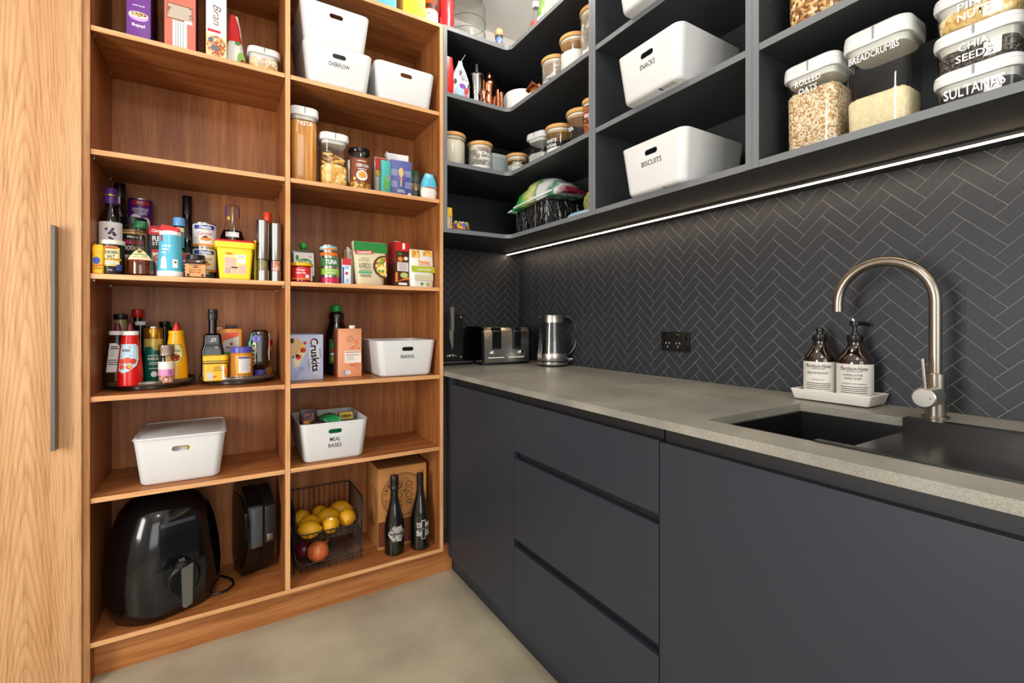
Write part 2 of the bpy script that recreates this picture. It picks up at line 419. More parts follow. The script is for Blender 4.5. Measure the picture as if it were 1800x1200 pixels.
def tile_wall(parent, to3, tiles, limit, key):
    tiles = sorted(tiles, key=key); proto = {}; rest = G(); nrest = 0
    def build(g, c, cx, cy):
        top = [(x-cx, y-cy) for x, y in c]; k = .0006
        mx = sum(p[0] for p in top)/len(top); my = sum(p[1] for p in top)/len(top)
        inn = [(x+(mx-x)/max(1e-6, math.hypot(mx-x, my-y))*k*1.4, y+(my-y)/max(1e-6, math.hypot(mx-x, my-y))*k*1.4) for x, y in top]
        g.loft([[to3(x, y, .006) for x, y in top], [to3(x, y, .0005) for x, y in top], [to3(x, y, 0) for x, y in inn]], cap0=False)
    for n, (c, full, kind) in enumerate(tiles):
        cx = sum(p[0] for p in c)/len(c); cy = sum(p[1] for p in c)/len(c)
        if n < limit:
            if full and kind in proto: ob = proto[kind].copy(); COL.objects.link(ob)
            else:
                g = G(); build(g, c, cx, cy); ob = g.o('tile', tile_m, sm=0)
                if full: proto[kind] = ob
            p = to3(cx, cy, 0); o0 = to3(0, 0, 0)
            ob.location = Vector(p)-Vector(o0)+Vector(parent['origin']); ob.parent = parent
        else:
            build(rest, [(x, y) for x, y in c], 0, 0); nrest += 1
    if nrest:
        ob = rest.o('tile', tile_m, parent, sm=0); ob['kind'] = 'stuff'; ob.location = parent['origin']
    else: rest.b.free()
wall_r['origin'] = (1.475, 0, 0); wall_b['origin'] = (0, 2.32, 0)
ZB, ZT = .8996, 1.5045
tr = herring(-2.32, ZB, .62, ZT, -1.544, .921)
tile_wall(wall_r, lambda a, b, d: (d, -a, b), tr, 300, lambda t: abs(-sum(p[0] for p in t[0])/len(t[0])-.17) if -sum(p[0] for p in t[0])/len(t[0]) > .17 else 50)
tb = herring(.8195, ZB, 1.475, ZT, 1.096, 1.249)
tile_wall(wall_b, lambda a, b, d: (a, d, b), tb, 300, lambda t: 0)
G().box(1.4762, -.62, ZB, 1.4812, 2.3205, ZT).o('grout', grout_m, wall_r, sm=0)
G().box(.8195, 2.3212, ZB, 1.4762, 2.3262, ZT).o('grout', grout_m, wall_b, sm=0)
del wall_r['origin'], wall_b['origin']

# ------------------------------------------------------------------ timber pantry shelving
YF, YB = 1.894, 2.229
XL, XM0, XM1, XR0, XR = -.343, .1955, .2125, .800, .816
ZS = [2.021, 1.643, 1.263, .886, .576, .135]
pan = thing('pantry_shelving', 'open timber pantry shelving with two bays of seven boards against back wall', 'shelving', (0, 0, 0))
def board(nm, x0, y0, z0, x1, y1, z1, m, em, fy=YF):
    b = G().box(x0, y0+.0012, z0, x1, y1, z1, .0006).o(nm, m, pan, sm=0)
    G().box(x0+.0003, y0, z0+.0003, x1-.0003, y0+.0012, z1-.0003).o('edge_tape', em, b, sm=0)
board('side_panel', -.359, YF, 0, XL, YB+.016, 2.403, W_V, W_EDGE)
board('upright', XM0, YF, .135, XM1, YB, 2.387, W_V, W_EDGE)
board('side_panel', XR0, YF, .135, XR, YB+.016, 2.387, W_V, W_EDGE)
board('top_board', XL, YF, 2.387, XR, YB+.016, 2.403, W_H, W_EDGEH)
board('bottom_board', XL, YF, .12, XR, YB+.016, .135, W_H, W_EDGEH)
for x0, x1 in ((XL, XM0), (XM1, XR0)):
    G().box(x0, YB, .135, x1, YB+.012, 2.387).o('back_panel', W_V, pan, sm=0)
    for z in ZS[:5]:
        board('shelf', x0+.001, YF+.0015, z-.016, x1-.001, YB, z, W_H, W_EDGEH)
        for x in (x0+.001, x1-.001):
            for y in (YF+.04, YB-.035):
                G().box(x-.004 if x > x0+.1 else x, y-.004, z-.022, x if x > x0+.1 else x+.004, y+.004, z-.016).o('shelf_pin', STEEL, pan, sm=0)
G().box(XL, YF+.055, 0, XR+.066, YF+.071, .12).o('plinth', W_PL, pan, sm=0)

# tall door to the left
td = thing('tall_cupboard', 'tall timber cupboard with full height door at left of the shelving', 'cupboard', (0, 0, 0))
G().box(-.96, 1.870, .005, -.358, 1.890, 2.55, .001).o('door', W_DOOR, td, sm=0)
G().box(-.96, 1.892, 0, -.3595, 2.32, 2.55).o('carcass', W_V, td, sm=0)
hd = G().box(-.418, 1.835, .745, -.408, 1.870, 1.392, .0008).o('handle', mat('bronze_handle', '#6d6257', .38, .35), td, sm=0)
hd['label'] = 'bronze grey bar handle'

# ------------------------------------------------------------------ charcoal wall shelving
XU = 1.152; RC = .035; ZU = [2.116, 1.8165, 1.523]
def lpoly(x0, y1, off=0):
    """front edge of the L shelf, offset into the room by -off"""
    p = [(x0, YF+off)]
    cx, cy = XU-RC, YF-RC
    for i in range(9):
        a = R(90-90*i/8); p.append((cx+(RC+off)*math.cos(a), cy+(RC+off)*math.sin(a)))
    p.append((XU+off, y1)); return p
cu = thing('corner_shelf_unit', 'charcoal L-shaped corner wall shelves with rounded inner corner', 'shelving', (0, 0, 0))
for k, zt in enumerate([2.405]+ZU):
    nm = 'top_board' if k == 0 else ('bottom_board' if k == 3 else 'shelf')
    x0 = .8165 if k in (0, 3) else .834
    y1 = 1.3295
    f = lpoly(x0, y1)
    sh = G().prism(f+[(1.479, y1), (1.479, 2.324), (x0, 2.324)], zt-.018, zt, 'z').o(nm, LAM_IN, cu, sm=0)
    e = lpoly(x0, y1, -.0015); f2 = lpoly(x0, y1, -.00005)
    G().prism(e+f2[::-1], zt-.0182, zt+.0002, 'z').o('edge_band', EDGE, sh, sm=40)
G().box(.8165, YF, 1.523, .834, 2.324, 2.387).o('side_panel', LAM_IN, cu, sm=0)
G().box(.8165, YF-.0015, 1.523, .834, YF, 2.387).o('edge_band', EDGE, cu, sm=0)
G().box(XU, 1.3112, 1.505, 1.479, 1.3293, 2.405).o('end_panel', LAM_IN, cu, sm=0)
G().box(XU-.0015, 1.3114, 1.505, XU, 1.3291, 2.405).o('edge_band', EDGE, cu, sm=0)
G().box(.834, 2.312, 1.523, 1.467, 2.324, 2.387).o('back_panel', LAM_IN, cu, sm=0)
G().box(1.467, 1.3295, 1.523, 1.479, 2.324, 2.387).o('back_panel', LAM_IN, cu, sm=0)
def wall_unit(y0, y1, label):
    t = thing('open_wall_unit', label, 'shelving', (0, 0, 0))
    for ya in (y0, y1-.018):
        p = G().box(XU, ya, 1.505, 1.479, ya+.018, 2.405).o('side_panel', LAM_IN, t, sm=0)
        G().box(XU-.0015, ya+.0004, 1.505, XU, ya+.0176, 2.405).o('edge_band', EDGE, p, sm=0)
        ys = ya+.018 if ya == y0 else ya-.0015
        for zz in (1.64, 1.70, 1.79, 1.94, 2.0, 2.09):
            for xx in (XU+.05, XU+.26): G().box(xx-.002, ys, zz-.002, xx+.002, ys+.0015, zz+.002).o('shelf_pin', STEEL, p, sm=0)
    for k, zt in enumerate([2.405]+ZU):
        s = G().box(XU+.0015, y0+.018, zt-.018, 1.479, y1-.018, zt).o(('top_board', 'shelf', 'shelf', 'bottom_board')[k], LAM_IN, t, sm=0)
        G().box(XU, y0+.018, zt-.018, XU+.0015, y1-.018, zt).o('edge_band', EDGE, s, sm=0)
    G().box(1.467, y0+.018, 1.523, 1.479, y1-.018, 2.387).o('back_panel', LAM_IN, t, sm=0)
    return t
wall_unit(.701, 1.311, 'charcoal open wall shelf unit holding the white bins over the worktop')
wall_unit(.091, .701, 'charcoal open wall shelf unit holding dry goods containers over the sink')
led = thing('led_strip_light', 'slim warm LED strip under the charcoal wall shelves', 'light', (0, 0, 0))
G().box(1.383, .091, 1.4985, 1.403, 2.318, 1.505).o('channel', mat('led_channel', '#55524c', .5, .5), led, sm=0)
G().box(1.387, .095, 1.497, 1.399, 2.314, 1.4985).o('diffuser', mat('led_glow', '#ffe0b8', emit=24), led, sm=0)

# ------------------------------------------------------------------ base cabinets
def front(t, y0, y1, z0, z1, nm): return G().box(.84, y0, z0, .859, y1, z1, .0008).o(nm, LAM, t, sm=0)
def carc(t, y0, y1): return G().box(.876, y0, .1, 1.47, y1, .8796).o('carcass', LAM_IN, t, sm=0)
Y1, Y2 = 1.3525, .7307
t = thing('corner_base_cabinet', 'charcoal base cabinet with one tall door beside the timber shelving', 'cabinet', (0, 0, 0))
carc(t, Y1+.001, YF-.003); front(t, Y1+.0015, 1.86, .0955, .847, 'door'); front(t, 1.8605, YF-.003, .0955, .8796, 'filler_panel')
G().box(.860, Y1+.001, .8, .8755, 1.86, .879).o('finger_channel', BLACKCH, t, sm=0)
t = thing('drawer_cabinet', 'charcoal base cabinet with three wide handleless drawers', 'cabinet', (0, 0, 0))
carc(t, Y2, Y1)
for z0, z1 in ((.679, .847), (.385, .655), (.0955, .3575)): front(t, Y2+.0015, Y1-.0015, z0, z1, 'drawer')
for z0, z1 in ((.8, .879), (.64, .69), (.34, .40)): G().box(.860, Y2+.002, z0, .8755, Y1-.002, z1).o('finger_channel', BLACKCH, t, sm=0)
t = thing('sink_cabinet', 'charcoal base cabinet with plain doors under the sink', 'cabinet', (0, 0, 0))
g = G().box(.876, -.6, .1, 1.47, Y2, .60).box(.876, -.6, .60, .90, Y2, .8796); g.o('carcass', LAM_IN, t, sm=0)
front(t, .131, Y2-.0015, .0955, .8445, 'door'); front(t, -.6, .128, .0955, .8445, 'door')
G().box(.860, -.6, .8, .8755, Y2-.002, .879).o('finger_channel', BLACKCH, t, sm=0)
t = struct(G().box(.885, -.6, 0, .9, YF+.056, .1).o('trim_1', LAM, sm=0)); t['label'] = 'charcoal toe kick board'
struct(G().box(.8825, -.6, 0, .8852, YF+.054, .004).o('trim_2', STEEL, sm=0))

# worktop with the sink cut-out
xs = [.8195, .909, 1.30, 1.4745]; ys = [-.6, -.17, .659, 2.3195]; g = G()
gr = {}
for zi, z in enumerate((.8806, .8996)):
    for i, x in enumerate(xs):
        for j, y in enumerate(ys): gr[i, j, zi] = g.b.verts.new((x, y if not (j == 3 and x < .83) else 2.3195, z))
def qf(*k): g.b.faces.new([gr[q] for q in k])
for zi in (0, 1):
    for i in range(3):
        for j in range(3):
            if (i, j) != (1, 1): qf((i, j, zi), (i+1, j, zi), (i+1, j+1, zi), (i, j+1, zi))
for j in range(3): qf((0, j, 0), (0, j+1, 0), (0, j+1, 1), (0, j, 1)); qf((3, j, 0), (3, j+1, 0), (3, j+1, 1), (3, j, 1))
for i in range(3): qf((i, 0, 0), (i+1, 0, 0), (i+1, 0, 1), (i, 0, 1)); qf((i, 3, 0), (i+1, 3, 0), (i+1, 3, 1), (i, 3, 1))
qf((1, 1, 0), (1, 2, 0), (1, 2, 1), (1, 1, 1)); qf((2, 1, 0), (2, 2, 0), (2, 2, 1), (2, 1, 1))
qf((1, 1, 0), (2, 1, 0), (2, 1, 1), (1, 1, 1)); qf((1, 2, 0), (2, 2, 0), (2, 2, 1), (1, 2, 1))
bmesh.ops.bevel(g.b, geom=[e for e in g.b.edges if len(e.link_faces) == 2 and e.calc_face_angle() > 1 and max(v.co.z for v in e.verts) > .89], offset=.0012, segments=2, affect='EDGES')
wt = g.o('worktop', stone_mat(), sm=0)
tagit(wt, 'long grey stone worktop over the charcoal base cabinets', 'worktop')
# ------------------------------------------------------------------ product builders
CL = clear('clear_plastic'); GL = clear('clear_glass', '#f9fbfa', .1)
def P(name, col, **k): return mat(name, col, **k)
SEAL = P('pale_seal', '#d9d8d0', rough=.5)
BAMB = P('bamboo_lid', '#d9a866', rough=.5, noise=(30, '#c48f4d', .3), stretch=(1, 9, 1))
def lerp(tab, z):
    for (z0, r0), (z1, r1) in zip(tab, tab[1:]):
        if z <= z1: return r0+(r1-r0)*max(0, (z-z0))/max(1e-9, z1-z0)
    return tab[-1][1]
def bottle(name, label, loc, prof, m, cap=None, rz=0, cat='bottle', cap_name='cap', seg=28, group=None):
    """prof: (radius, z) up the body; cap: (profile, material)"""
    t = thing(name, label, cat, loc, rz, group)
    G().lathe(prof, seg=seg).o('body', m, t)
    if cap: G().lathe(cap[0], seg=24).o(cap_name, cap[1], t)
    return t
def rad_of(prof): return lambda z: lerp([(b, a) for a, b in sorted(prof, key=lambda p: p[1])], z)
def carton(name, label, loc, w, d, h, m, rz=0, cat='box', bev=.0008, group=None):
    t = thing(name, label, cat, loc, rz, group)
    G().box(-w/2, -d/2, 0, w/2, d/2, h, bev).o('carton', m, t)
    return t, -d/2-.0002
def pouch(name, label, loc, secs, m, rz=0, cat='packet', wob=.0015, group=None, seed=1, lean=0):
    """soft packet: secs (z, half_width, half_depth) from base to crimped top"""
    t = thing(name, label, cat, loc, rz, group); rnd = random.Random(seed)
    g = G().rrect([(z, hx, hy, hy*.95) for z, hx, hy in secs], seg=4)
    for v in g.b.verts:
        k = min(1, v.co.z/.02)
        v.co += Vector((rnd.uniform(-wob, wob)*k, rnd.uniform(-wob, wob)*k+lean*v.co.z, rnd.uniform(-wob, wob)*.5*k))
    g.o('packet', m, t, sm=50)
    tab = [(z, hy) for z, hx, hy in secs]
    return t, (lambda z: -lerp(tab, z)-wob+lean*z-.0012)
def oxo(name, label, loc, w, d, h, lid, fill, fm, rz=0, rc=.022, txt=None, tz=.6, tw=.06, th=.014, group=None, lidm=None, peak=.004):
    """clear pop-top container with rounded corners, white lid, contents"""
    t = thing(name, label, 'container', loc, rz, group); hx, hy = w/2, d/2; zl = h-lid
    G().rrect([(.003, hx-.006, hy-.006, rc), (0, hx-.010, hy-.010, rc), (.001, hx-.012, hy-.012, rc)][::-1] + [(.006, hx-.004, hy-.004, rc), (zl, hx-.002, hy-.002, rc)], cap1=False).o('body', CL, t)
    if fill:
        g = G().rrect([(.004, hx-.009, hy-.009, rc), (.010, hx-.006, hy-.006, rc), (fill-.006, hx-.0045, hy-.0045, rc), (fill, hx-.008, hy-.008, rc), (fill+peak, hx*.5, hy*.5, rc)], seg=6)
        rnd = random.Random(len(label))
        for v in g.b.verts:
            if v.co.z > .012: v.co.z += rnd.uniform(-.002, .002)
        ob = g.o('contents', fm, t, sm=60); ob['kind'] = 'stuff'
    L = G().rrect([(zl, hx+.001, hy+.001, rc), (zl+.004, hx+.002, hy+.002, rc), (zl+lid*.45, hx+.002, hy+.002, rc), (zl+lid*.5, hx+.0012, hy+.0012, rc), (zl+lid*.55, hx+.002, hy+.002, rc), (h-.004, hx+.0005, hy+.0005, rc), (h, hx-.004, hy-.004, rc)]).o('lid', WHITE, t)
    G().rrect([(zl-.012, hx-.008, hy-.008, rc), (zl, hx-.005, hy-.005, rc)]).o('seal', SEAL, L)
    G().box(-.002, -hy-.0022, zl+.006, .002, -hy-.001, h-.004).o('latch_slot', P('slot_grey', '#8f9294'), L, sm=0)
    if txt:
        n = len(txt)
        for i, s in enumerate(txt): text(s, tw*min(1, len(s)/max(len(q) for q in txt)+.05), th, PW, t, 0, h*tz-(i-(n-1)/2)*th*1.45, -hy-.0012, rot=1, bold=.012)
    return t
def bamboo_jar(name, label, loc, r, h, fill, fm, rz=0, txt=None, tz=.5, group=None, lid=.016, tw=None, th=.011):
    """straight glass jar, bamboo lid with pale seal"""
    t = thing(name, label, 'jar', loc, rz, group); hb = h-lid
    G().lathe([(r-.004, 0), (r-.001, .003), (r, .008), (r, hb)], cap1=False, seg=32).o('glass', GL, t)
    if fill:
        g = G().lathe([(r-.006, .004), (r-.003, .008), (r-.003, fill-.002), (r*.6, fill+.005), (.004, fill+.007)], seg=28)
        rnd = random.Random(len(label)+3)
        for v in g.b.verts:
            if v.co.z > .012: v.co.z += rnd.uniform(-.003, .003)
        ob = g.o('contents', fm, t, sm=60); ob['kind'] = 'stuff'
    L = G().lathe([(r+.001, hb), (r+.003, hb+.002), (r+.003, h-.002), (r+.001, h)], seg=32).o('lid', BAMB, t)
    G().lathe([(r-.006, hb-.017), (r-.005, hb-.012)], seg=28).o('plug', BAMB, L); G().lathe([(r-.002, hb-.011), (r-.0015, hb-.003), (r-.004, hb)], seg=28).o('seal', SEAL, L)
    if txt:
        n = len(txt)
        for i, s in enumerate(txt): text(s, (tw or r*1.1)*len(s)/max(len(q) for q in txt), th, PW, t, 0, h*tz-(i-(n-1)/2)*th*1.45, rad=r+.0006, bold=.015)
    return t
_bin = {}
def bin_mesh():
    if _bin: return _bin['m']
    o_ = G()
    outer = [(0, .104, .128, .022), (.003, .1085, .1325, .024), (.010, .1115, .1355, .025), (.146, .1275, .149, .027), (.150, .128, .1495, .027)]
    inner = [(.150, .1255, .147, .025), (.012, .1095, .1335, .023), (.006, .105, .129, .022)]
    o_.rrect(outer+inner, seg=7)
    ob = o_.o('bin_shape', WHITE, sm=40)
    cu = G(); n = 10; pts = []
    for k in range(2*n+2):
        if k <= n: a = R(-90+180*k/n); pts.append((.0165+.0085*math.cos(a), .1145+.0085*math.sin(a)))
        else: a = R(90+180*(k-n-1)/n); pts.append((-.0165+.0085*math.cos(a), .1145+.0085*math.sin(a)))
    cu.prism(pts, -.3, .3, 'y'); cut = cu.o('cut', WHITE, sm=0)
    md = ob.modifiers.new('b', 'BOOLEAN'); md.object = cut; md.operation = 'DIFFERENCE'; md.solver = 'EXACT'
    dg = bpy.context.evaluated_depsgraph_get(); me = bpy.data.meshes.new_from_object(ob.evaluated_get(dg))
    me.polygons.foreach_set('use_smooth', [True]*len(me.polygons)); me.set_sharp_from_angle(angle=R(40))
    me.materials.clear(); me.materials.append(WHITE)
    bpy.data.objects.remove(ob); bpy.data.objects.remove(cut); _bin['m'] = me; return me
def storage_bin(label, loc, rz=0, txt=None, lid=False, group='white storage bins', sticker=False):
    t = thing('storage_bin', label, 'bin', loc, rz, group)
    b = bpy.data.objects.new('bin_body', bin_mesh()); COL.objects.link(b); b.parent = t
    yf = lambda z: -(.1355+(z-.01)/.136*.0135)-.0008
    for i, s in enumerate(txt or []):
        text(s, .0098*len(s), .0155, BLACK, t, 0, .083-i*.0245, yf, bold=.004)
    if lid:
        L = G().rrect([(.1500, .1275, .149, .027), (.1515, .1315, .153, .028), (.1535, .1315, .153, .028), (.1545, .129, .1505, .027)], seg=7).o('lid', WHITE, t)
        g = G(); a = rr(.1545, .126, .1475, .025, seg=7); c = rr(.1575, .126, .1475, .025, seg=7); d = rr(.1575, .1225, .144, .024, seg=7); e = rr(.1548, .1225, .144, .024, seg=7)
        g.loft([a, c, d, e], close=True); g.o('lid_rim', WHITE, L)
    if sticker:
        g = G().box(.035, -.127, -.0004, .085, -.108, -.0001); g.o('sticker', P('sticker_paper', '#d8d8cc'), t, sm=0)
        g = G().box(.028, -.127, -.0004, .035, -.108, -.0001); g.o('sticker_band', P('sticker_purple', '#4a1a78'), t, sm=0)
    return t
def can(name, label, loc, r, h, m, rz=0, group=None, lid=STEEL, cat='can'):
    t = thing(name, label, cat, loc, rz, group)
    G().lathe([(r-.001, 0), (r, .001), (r, .004), (r-.0012, .005)], seg=28).o('rim', lid, t)
    G().lathe([(r-.0008, .005), (r-.0008, h-.005)], seg=28).o('label', m, t)
    G().lathe([(r-.0012, h-.005), (r, h-.004), (r, h-.0004), (r-.001, h), (r-.003, h), (r-.004, h-.003)], seg=28).o('lid', lid, t)
    return t

def dust_mat():
    m, N, L = nt('flour_dust'); b = N['Principled BSDF']; setp(b, Base_Color=lin('#e9e4da'), Roughness=.9)
    out = [n for n in N if n.type == 'OUTPUT_MATERIAL'][0]; t = N.new('ShaderNodeBsdfTransparent'); mx = N.new('ShaderNodeMixShader')
    tc = N.new('ShaderNodeTexCoord'); n = N.new('ShaderNodeTexNoise'); n.inputs['Scale'].default_value = 26; n.inputs['Detail'].default_value = 8; n.inputs['Distortion'].default_value = 1.2
    r = N.new('ShaderNodeValToRGB'); r.color_ramp.elements[0].position = .42; r.color_ramp.elements[1].position = .70
    r.color_ramp.elements[0].color = (.18, .18, .18, 1); r.color_ramp.elements[1].color = (.85, .85, .85, 1)
    L.new(tc.outputs['Object'], n.inputs['Vector']); L.new(n.outputs['Fac'], r.inputs[0]); L.new(r.outputs[0], mx.inputs[0]); L.new(t.outputs[0], mx.inputs[1]); L.new(b.outputs[0], mx.inputs[2]); L.new(mx.outputs[0], out.inputs[0])
    return m
DUST = dust_mat()
def dusting(t, r, z0, z1): G().lathe([(r-.0022, z0), (r-.0022, z1)], cap0=False, cap1=False, seg=32).o('flour_dusting', DUST, t)
# ================================================================== top of the pantry shelving
T = 2.403
t, y = carton('gift_box', 'blue box with white edge on top of the timber shelving', (.55, 2.00, T), .14, .12, .2, P('sky_blue_card', '#58b8e0'))
G().box(.0705, -.06, 0, .0725, .06, .2).o('side_panel', PW, t, sm=0)
t, y = carton('gift_box', 'yellow boxed bottle carton on top of the timber shelving', (.698, 1.975, T), .097, .1, .3, P('bright_yellow_card', '#f7c90a', rough=.45))
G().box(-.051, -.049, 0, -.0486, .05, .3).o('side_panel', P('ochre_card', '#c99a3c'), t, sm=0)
text('Veuve Clicquot', .066, .010, P('gold_ink', '#8a6410'), t, 0, .062, y, shear=.25); text('BRUT', .014, .003, P('gold_ink', '#8a6410'), t, 0, .045, y)
disc(0, .085, .004, .005, P('gold_ink', '#8a6410'), t, y=y)
pr = [(.033, 0), (.037, .004), (.037, .105), (.033, .125), (.016, .15), (.014, .2)]
t = bottle('whiskey_bottle', 'square shouldered amber whiskey bottle with white label on top of the shelving', (.790, 1.985, T), pr, P('amber_liquor', '#c2410c', rough=.12, coat=.5), ([(.016, .2), (.016, .225)], BLACKP))
patch(-.05, .05, .036, .088, PW, t, rad=rad_of(pr)); text('GENTLEMAN', .05, .009, BLACK, t, 0, .068, rad=.0378); text('JACK', .022, .009, BLACK, t, 0, .052, rad=.0378)
patch(-.05, .05, .093, .112, P('dark_brown_band', '#3a1508'), t, 'neck_label', rad=.0374)
pr = [(.03, 0), (.038, .006), (.0395, .03), (.037, .055), (.0395, .085), (.037, .115), (.0395, .15), (.034, .2), (.018, .24), (.014, .26)]
t = bottle('cordial_bottle', 'red ribbed plastic cordial bottle on top of the shelving beside glass dispenser', (.870, 1.99, T), pr, P('red_cordial', '#b00a1e', rough=.12, coat=.6), ([(.016, .26), (.016, .28)], PW))
# glass drink dispenser
t = thing('drink_dispenser', 'large clear glass drink dispenser with small tap above corner shelves', 'dispenser', (1.02, 2.07, 2.405))
G().lathe([(.078, 0), (.086, .006), (.088, .02), (.088, .235), (.082, .25), (.07, .262), (.07, .28)], seg=40, cap1=False).o('glass', GL, t)
for z in (.1, .16): G().tube([(.0885*math.cos(a*math.pi/16), .0885*math.sin(a*math.pi/16), z) for a in range(32)], .0012, 5, True).o('ring', clear('ring_glass', '#9aa4a2', .3), t)
G().lathe([(.072, .28), (.075, .285), (.07, .3)], seg=32).o('lid', STEEL, t)
tp = G().tube([(.02, -.086, .035), (.02, -.108, .035)], .008).o('tap', P('dark_tap', '#2b1d18', rough=.3), t)
G().tube([(.02, -.106, .045), (.02, -.108, .018)], .006).o('spout', P('tap_cream', '#c9c3ac'), tp); G().tube([(.02, -.1, .04), (.034, -.108, .062)], .0022).o('lever', CHROME, tp)
pr = [(.03, 0), (.036, .004), (.037, .045), (.03, .062), (.0185, .075), (.0175, .105)]
t = bottle('spirit_bottle', 'squat clear spirit bottle with cork stopper and blue neck label on corner shelf top', (1.163, 2.01, 2.405), pr, GL)
G().lathe([(.028, .003), (.034, .006), (.0345, .036), (.03, .038)]).o('contents', clear('grey_spirit', '#7f9097', .1), t)
G().lathe([(.0195, .103), (.0195, .115), (.017, .116)]).o('collar', P('dark_collar', '#4a4038'), t); G().lathe([(.0205, .116), (.022, .122), (.021, .140), (.016, .148)]).o('stopper', P('cork_wood', '#d3a075', rough=.6), t)
patch(-.028, .028, .078, .103, P('blue_label', '#5b7fd0'), t, rad=.0184); text('21', .012, .014, PW, t, 0, .09, rad=.019)
pr = [(.022, 0), (.024, .003), (.024, .05), (.010, .07), (.009, .085)]
t = bottle('miniature_bottle', 'tiny bottle with red and white striped cap behind the cork stopped bottle', (1.285, 2.09, 2.405), pr, GL, ([(.0105, .085), (.0115, .088), (.0115, .125), (.009, .130)], P('stripe_red', '#d8302a')))
G().lathe([(.0119, .098), (.0119, .110)]).o('cap_band', PW, t)
t = thing('glass_bowl', 'small clear glass bowl beside the cork stopped bottle', 'bowl', (1.125, 1.95, 2.405))
G().lathe([(.02, 0), (.026, .008), (.028, .03), (.027, .04)], cap1=False).o('bowl', GL, t)
pr = [(.03, 0), (.036, .004), (.036, .135), (.028, .16), (.014, .18), (.014, .235)]
t = bottle('rum_bottle', 'clear rum bottle with red round emblem on white label on corner shelf top', (1.30, 1.89, 2.405), pr, GL, ([(.016, .235), (.016, .26)], PW), rz=-45)
patch(-.05, .05, .035, .125, PW, t, rad=.0362); disc(0, .135, .019, .021, P('emblem_red', '#d42e2a'), t, rad=.0364); text('BACARDI', .06, .014, BLACK, t, 0, .098, rad=.037, bold=.01)
lines(-.03, .03, (.08, .072, .064), .002, P('grey_ink', '#a0a0a0'), t, rad=.0366); lines(-.028, .028, (.05,), .004, BLACK, t, rad=.0366)
pr = [(.027, 0), (.031, .004), (.031, .12), (.022, .15), (.014, .175), (.0125, .225)]
t = bottle('beer_bottle', 'green glass beer bottle with red star label on corner shelf top', (1.25, 1.75, 2.405), pr, P('green_glass', '#4d7a12', rough=.08, coat=.6), ([(.014, .225), (.014, .235)], P('cap_green', '#0a4a20')), rz=-50)
patch(-.04, .04, .03, .09, P('silver_label', '#e4e6e0'), t, rad=.0312)
st = [(.018*(1 if k % 2 == 0 else .42)*math.sin(k*math.pi/5), .068+.02*(1 if k % 2 == 0 else .42)*math.cos(k*math.pi/5)) for k in range(10)]
disc(0, 0, 0, 0, P('star_red', '#dd1f1c'), t, 'star', rad=.0316, pts=st)
t, y = carton('gift_box', 'white box with tan stripes at end of corner shelf top', (1.25, 1.62, 2.405), .11, .1, .16, PW, rz=-90)
for x in (-.02, .005): patch(x-.006, x+.006, .05, .16, P('tan_stripe', '#d29a62'), t, 'stripe', y=y, n=1)

# ================================================================== first shelf, left bay
Z = 2.021; CY = P('print_yellow', '#f2c230'); RED = P('print_red', '#c81d1f'); GRN = P('print_green', '#2f8a35'); BLU = P('print_blue', '#2c4fae')
t, y = carton('cereal_box', 'purple cereal box with bowl picture and Enjoy lettering on top left shelf', (-.231, 2.03, Z), .062, .19, .3, P('purple_card', '#6d2f8e', rough=.4))
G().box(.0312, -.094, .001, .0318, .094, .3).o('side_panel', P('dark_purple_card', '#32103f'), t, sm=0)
disc(0, .083, .026, .015, P('bowl_lilac', '#c9a5e0'), t, 'bowl_picture', y=y); disc(0, .088, .025, .010, PW, t, 'bowl_picture', y=y-.0004); disc(0, .089, .0215, .007, grains('muesli_print', ('#e8c98c', '#c99a55', '#f2e2b4', '#8a5a2c'), 260), t, 'bowl_picture', y=y-.0008)
text('Enjoy!', .034, .013, PW, t, 0, .053, y, bold=.03); text('your bowl', .03, .007, PW, t, 0, .118, y, bold=.02)
t, y = carton('cracker_box', 'coral red box with silver striped panel on top left shelf', (-.1205, 2.03, Z), .086, .19, .3, P('coral_card', '#e0705e', rough=.5))
patch(-.021, .019, .012, .105, P('silver_panel', '#d9dde0', rough=.3, metal=.2), t, 'stripe_panel', y=y, n=1)
for x in (-.012, -.006, .001, .008): patch(x-.0012, x+.0012, .012, .105, P('silver_dark', '#aeb3b8'), t, 'stripe', y=y-.0003, n=1)
patch(-.037, .036, .106, .16, P('brown_panel', '#96644e'), t, 'panel', y=y, n=1); lines(-.035, .034, [.112+.0045*k for k in range(10)], .0024, P('print_cream', '#efe3d4'), t, y=y-.0005); patch(.012, .034, .100, .112, PW, t, 'badge', y=y-.0008, n=1)
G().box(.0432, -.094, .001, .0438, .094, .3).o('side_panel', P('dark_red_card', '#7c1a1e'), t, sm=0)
t, y = carton('cereal_box', 'white cereal box with Bran lettering and flakes picture on top left shelf', (-.022, 2.03, Z), .06, .19, .32, P('white_card', '#efeeea', rough=.45), rz=3)
text('Bran', .07, .024, P('bran_brown', '#6b4a46'), t, .002, .16, y, rot=-90, shear=.25); patch(-.026, .012, .099, .108, RED, t, 'band', y=y, n=1)
patch(-.03, .03, .012, .088, P('pale_yellow', '#f4dca2'), t, 'panel', y=y, n=1)
disc(0, .052, .028, .036, grains('flakes_print', ('#c07a52', '#e0a67c', '#a8603c', '#f0cfa4'), 150), t, 'flakes_picture', y=y-.0005); disc(-.006, .044, .010, .009, P('berry_blue', '#5a6a86'), t, 'berry_picture', y=y-.001); disc(-.017, .071, .008, .007, P('berry_blue', '#5a6a86'), t, 'berry_picture', y=y-.001)
G().box(-.0308, -.094, .001, -.0302, .094, .11).o('side_panel', P('orange_card', '#e08a1c'), t, sm=0)
